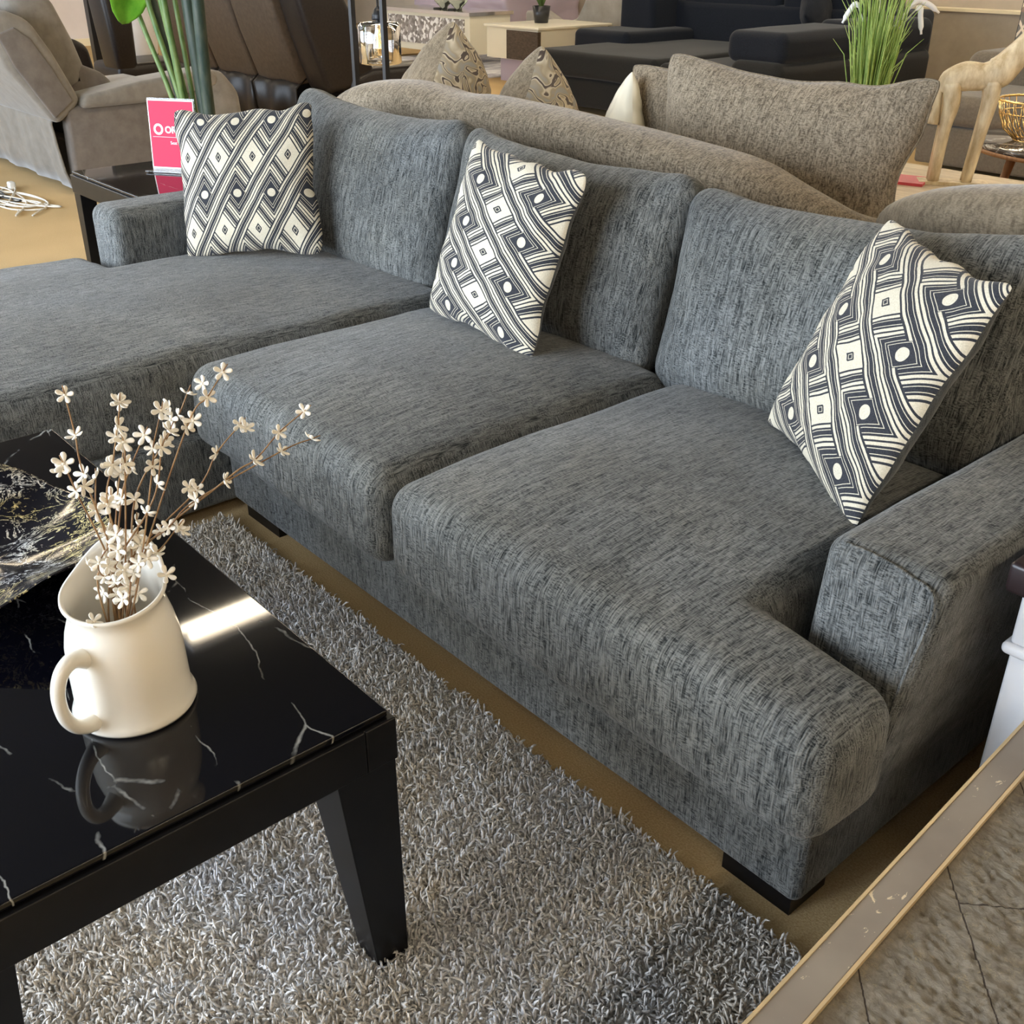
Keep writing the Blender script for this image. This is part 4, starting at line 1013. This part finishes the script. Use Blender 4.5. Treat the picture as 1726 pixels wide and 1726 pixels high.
# ------------------------------------------------------------------ black sectional
T = thing('black_sectional', 'black sectional sofa bed with adjustable headrests, top centre', 'sofa', (-6.5, 8.2, 0))
NB, CS = M['navy_black'], M['charcoal_seat']
def soft(nm, a, m, r=.06): return simple(nm, [wob(rbox(*a, r, (8, 8, 4), 4)[0], 2.2, .02), ] and [(wob(rbox(*a, r, (8, 8, 4), 4)[0], 2.2, .02), rbox(*a, r, (8, 8, 4), 4)[1])], m, T)
soft('base', (-7.85, -5.1, 7.15, 9.4, .06, .30), CS, .03)
soft('seat_cushion', (-7.90, -6.42, 7.10, 9.0, .30, .52), CS)
soft('seat_cushion', (-6.40, -5.2, 7.10, 9.0, .30, .50), CS)
soft('chaise_cushion', (-6.30, -5.1, 6.6, 7.6, .26, .44), CS)
soft('arm', (-8.35, -7.60, 8.0, 9.3, .35, .62), NB)
soft('backrest', (-8.25, -5.3, 8.95, 9.45, .3, .86), NB)
soft('headrest', (-8.30, -7.85, 8.6, 9.40, .5, 1.05), NB)
soft('headrest', (-7.80, -6.62, 8.98, 9.45, .80, 1.06), NB)
soft('headrest', (-6.60, -5.6, 8.98, 9.45, .78, 1.02), NB)
soft('side_back', (-5.40, -4.92, 6.75, 8.8, .05, .62), CS, .08)
soft('side_headrest', (-5.46, -4.94, 6.8, 7.85, .60, .82), NB, .07)
soft('side_headrest', (-5.46, -4.94, 7.9, 8.8, .60, .84), NB, .07)
pillow('black_pillow', 'black square pillow leaning in the corner of the black sectional', 'pillow', .55, .55, .12, (-6.15, 8.9, .82), 1.9, -.2, .78, NB, NB, None, 0, 14.)
T = thing('tag_card', 'small cream tag lying on the black sectional seat', 'tag', (-5.6, 7.0, .45))
V, F = box(-.05, .05, -.03, .03, 0, .004); simple('card', [(xf(V, (-5.62, 6.95, .455), .4), F)], M['cream'], T, smooth=False)

# ------------------------------------------------------------------ white table, plant, grey wing chair, console, bed
T = thing('white_side_table', 'glossy white and dark oak side table left of the black sectional', 'table', (-9.5, 8.75, 0))
simple('table_top', [rbox(-9.95, -9.05, 8.18, 9.28, .55, .575, .006, 2, 2)], M['cream'], T)
simple('body', [box(-9.93, -9.09, 8.21, 9.25, .24, .55)], M['cream'], T, smooth=False)
simple('drawer', [box(-9.58, -9.075, 8.195, 8.24, .245, .53)], M['panel_wood'], T, smooth=False)
simple('plinth', [box(-9.80, -9.2, 8.3, 9.1, .0, .24)], M['satin'], T, smooth=False)
T = thing('potted_plant', 'small green plant in a black pot on the white side table', 'plant', (-9.55, 8.75, .575))
simple('pot', [lathe([(0, 0), (.075, 0), (.10, .17), (.09, .17), (.08, .15), (0, .15)], (-9.60, 8.72, .5755), 24)], M['pot'], T)
b = MB()
for i in range(40):
    a = RNG.uniform(0, 6.28); s_ = RNG.uniform(.02, .12)
    b.add(*tube([(-9.6, 8.72, .72), (-9.6+math.cos(a)*s_*.6, 8.72+math.sin(a)*s_*.6, .86), (-9.6+math.cos(a)*s_, 8.72+math.sin(a)*s_, 1.02)], [.012, .016, .003], 5))
b.build('leaves', M['stalk'], T)['kind'] = 'stuff'
T = thing('wing_chair', 'grey velvet chair with a swooping side behind the white table', 'chair', (-10.0, 9.9, 0))
padded('side', [(-10.75, .1), (-10.75, .62), (-10.45, .64), (-10.1, .50), (-9.85, .58), (-9.70, .80), (-9.45, 1.2), (-9.1, 1.25), (-9.1, .1)], 9.5, 9.65, M['greychair'], T, .03, 1)
padded('seat', [(-10.7, .1), (-10.7, .42), (-9.2, .42), (-9.2, .1)], 9.65, 10.3, M['greychair'], T, .03, 1)
padded('backrest', [(-9.5, .1), (-9.5, 1.2), (-9.1, 1.2), (-9.1, .1)], 9.6, 10.4, M['greychair'], T, .05, 1)
T = thing('mirrored_console', 'mirrored console table faced with crushed crystals, top left centre', 'console table', (-12.0, 9.4, 0))
simple('body', [box(-12.95, -11.15, 8.95, 9.6, .12, .56)], M['cream'], T, smooth=False)
simple('crystal_panel', [box(-12.85, -11.25, 8.93, 8.96, .20, .52)], M['crystal'], T, smooth=False)
simple('mirror_top', [box(-12.98, -11.12, 8.92, 9.63, .56, .60)], M['chrome'], T, smooth=False)
for x in (-12.9, -11.3): simple('foot', [box(x, x+.12, 8.95, 9.07, 0, .12)], M['frame_black'], T, smooth=False)
for i, x in enumerate((-12.05, -11.75)):
    T = thing('glass_ornament', ('pale round glass ornament left of its twin on the mirrored console', 'pale round glass ornament nearer the white table on the mirrored console')[i], 'ornament', (x, 9.25, .60), 'glass ornaments')
    simple('body', [lathe([(0, 0), (.05, .0), (.05, .02), (.12, .09), (.13, .16), (.08, .26), (.05, .30), (0, .30)], (x, 9.25, .6005), 24)], glass('pale_green_glass%d' % i, (.8, .9, .8), .1), T)
    simple('base', [lathe([(0, 0), (.06, 0), (.05, .015), (0, .015)], (x, 9.25-.1, .6005), 16)], M['frame_black'], T)
T = thing('pale_rug', 'pale blue white abstract rug in front of the mirrored console', 'rug', (-11.0, 8.7, 0))
simple('rug', [box(-12.6, -10.0, 7.9, 10.0, 0, .012)], M['pale_rug'], T, smooth=False)
T = thing('bed', 'bed under a mauve satin cover at the top, behind the console', 'bed', (-13.2, 11.0, 0))
V, F = rbox(-14.4, -12.2, 10.4, 11.9, .12, .72, .12, (30, 10, 12), 4); V = wob(V, 3., .10); V = wob(V, 9, .03)
simple('satin_cover', [(V, F)], M['satin'], T)
simple('frame', [box(-14.3, -12.3, 10.5, 11.85, 0, .12)], M['white'], T, smooth=False)

for o in bpy.data.objects:
    if '_w' in o: del o['_w']
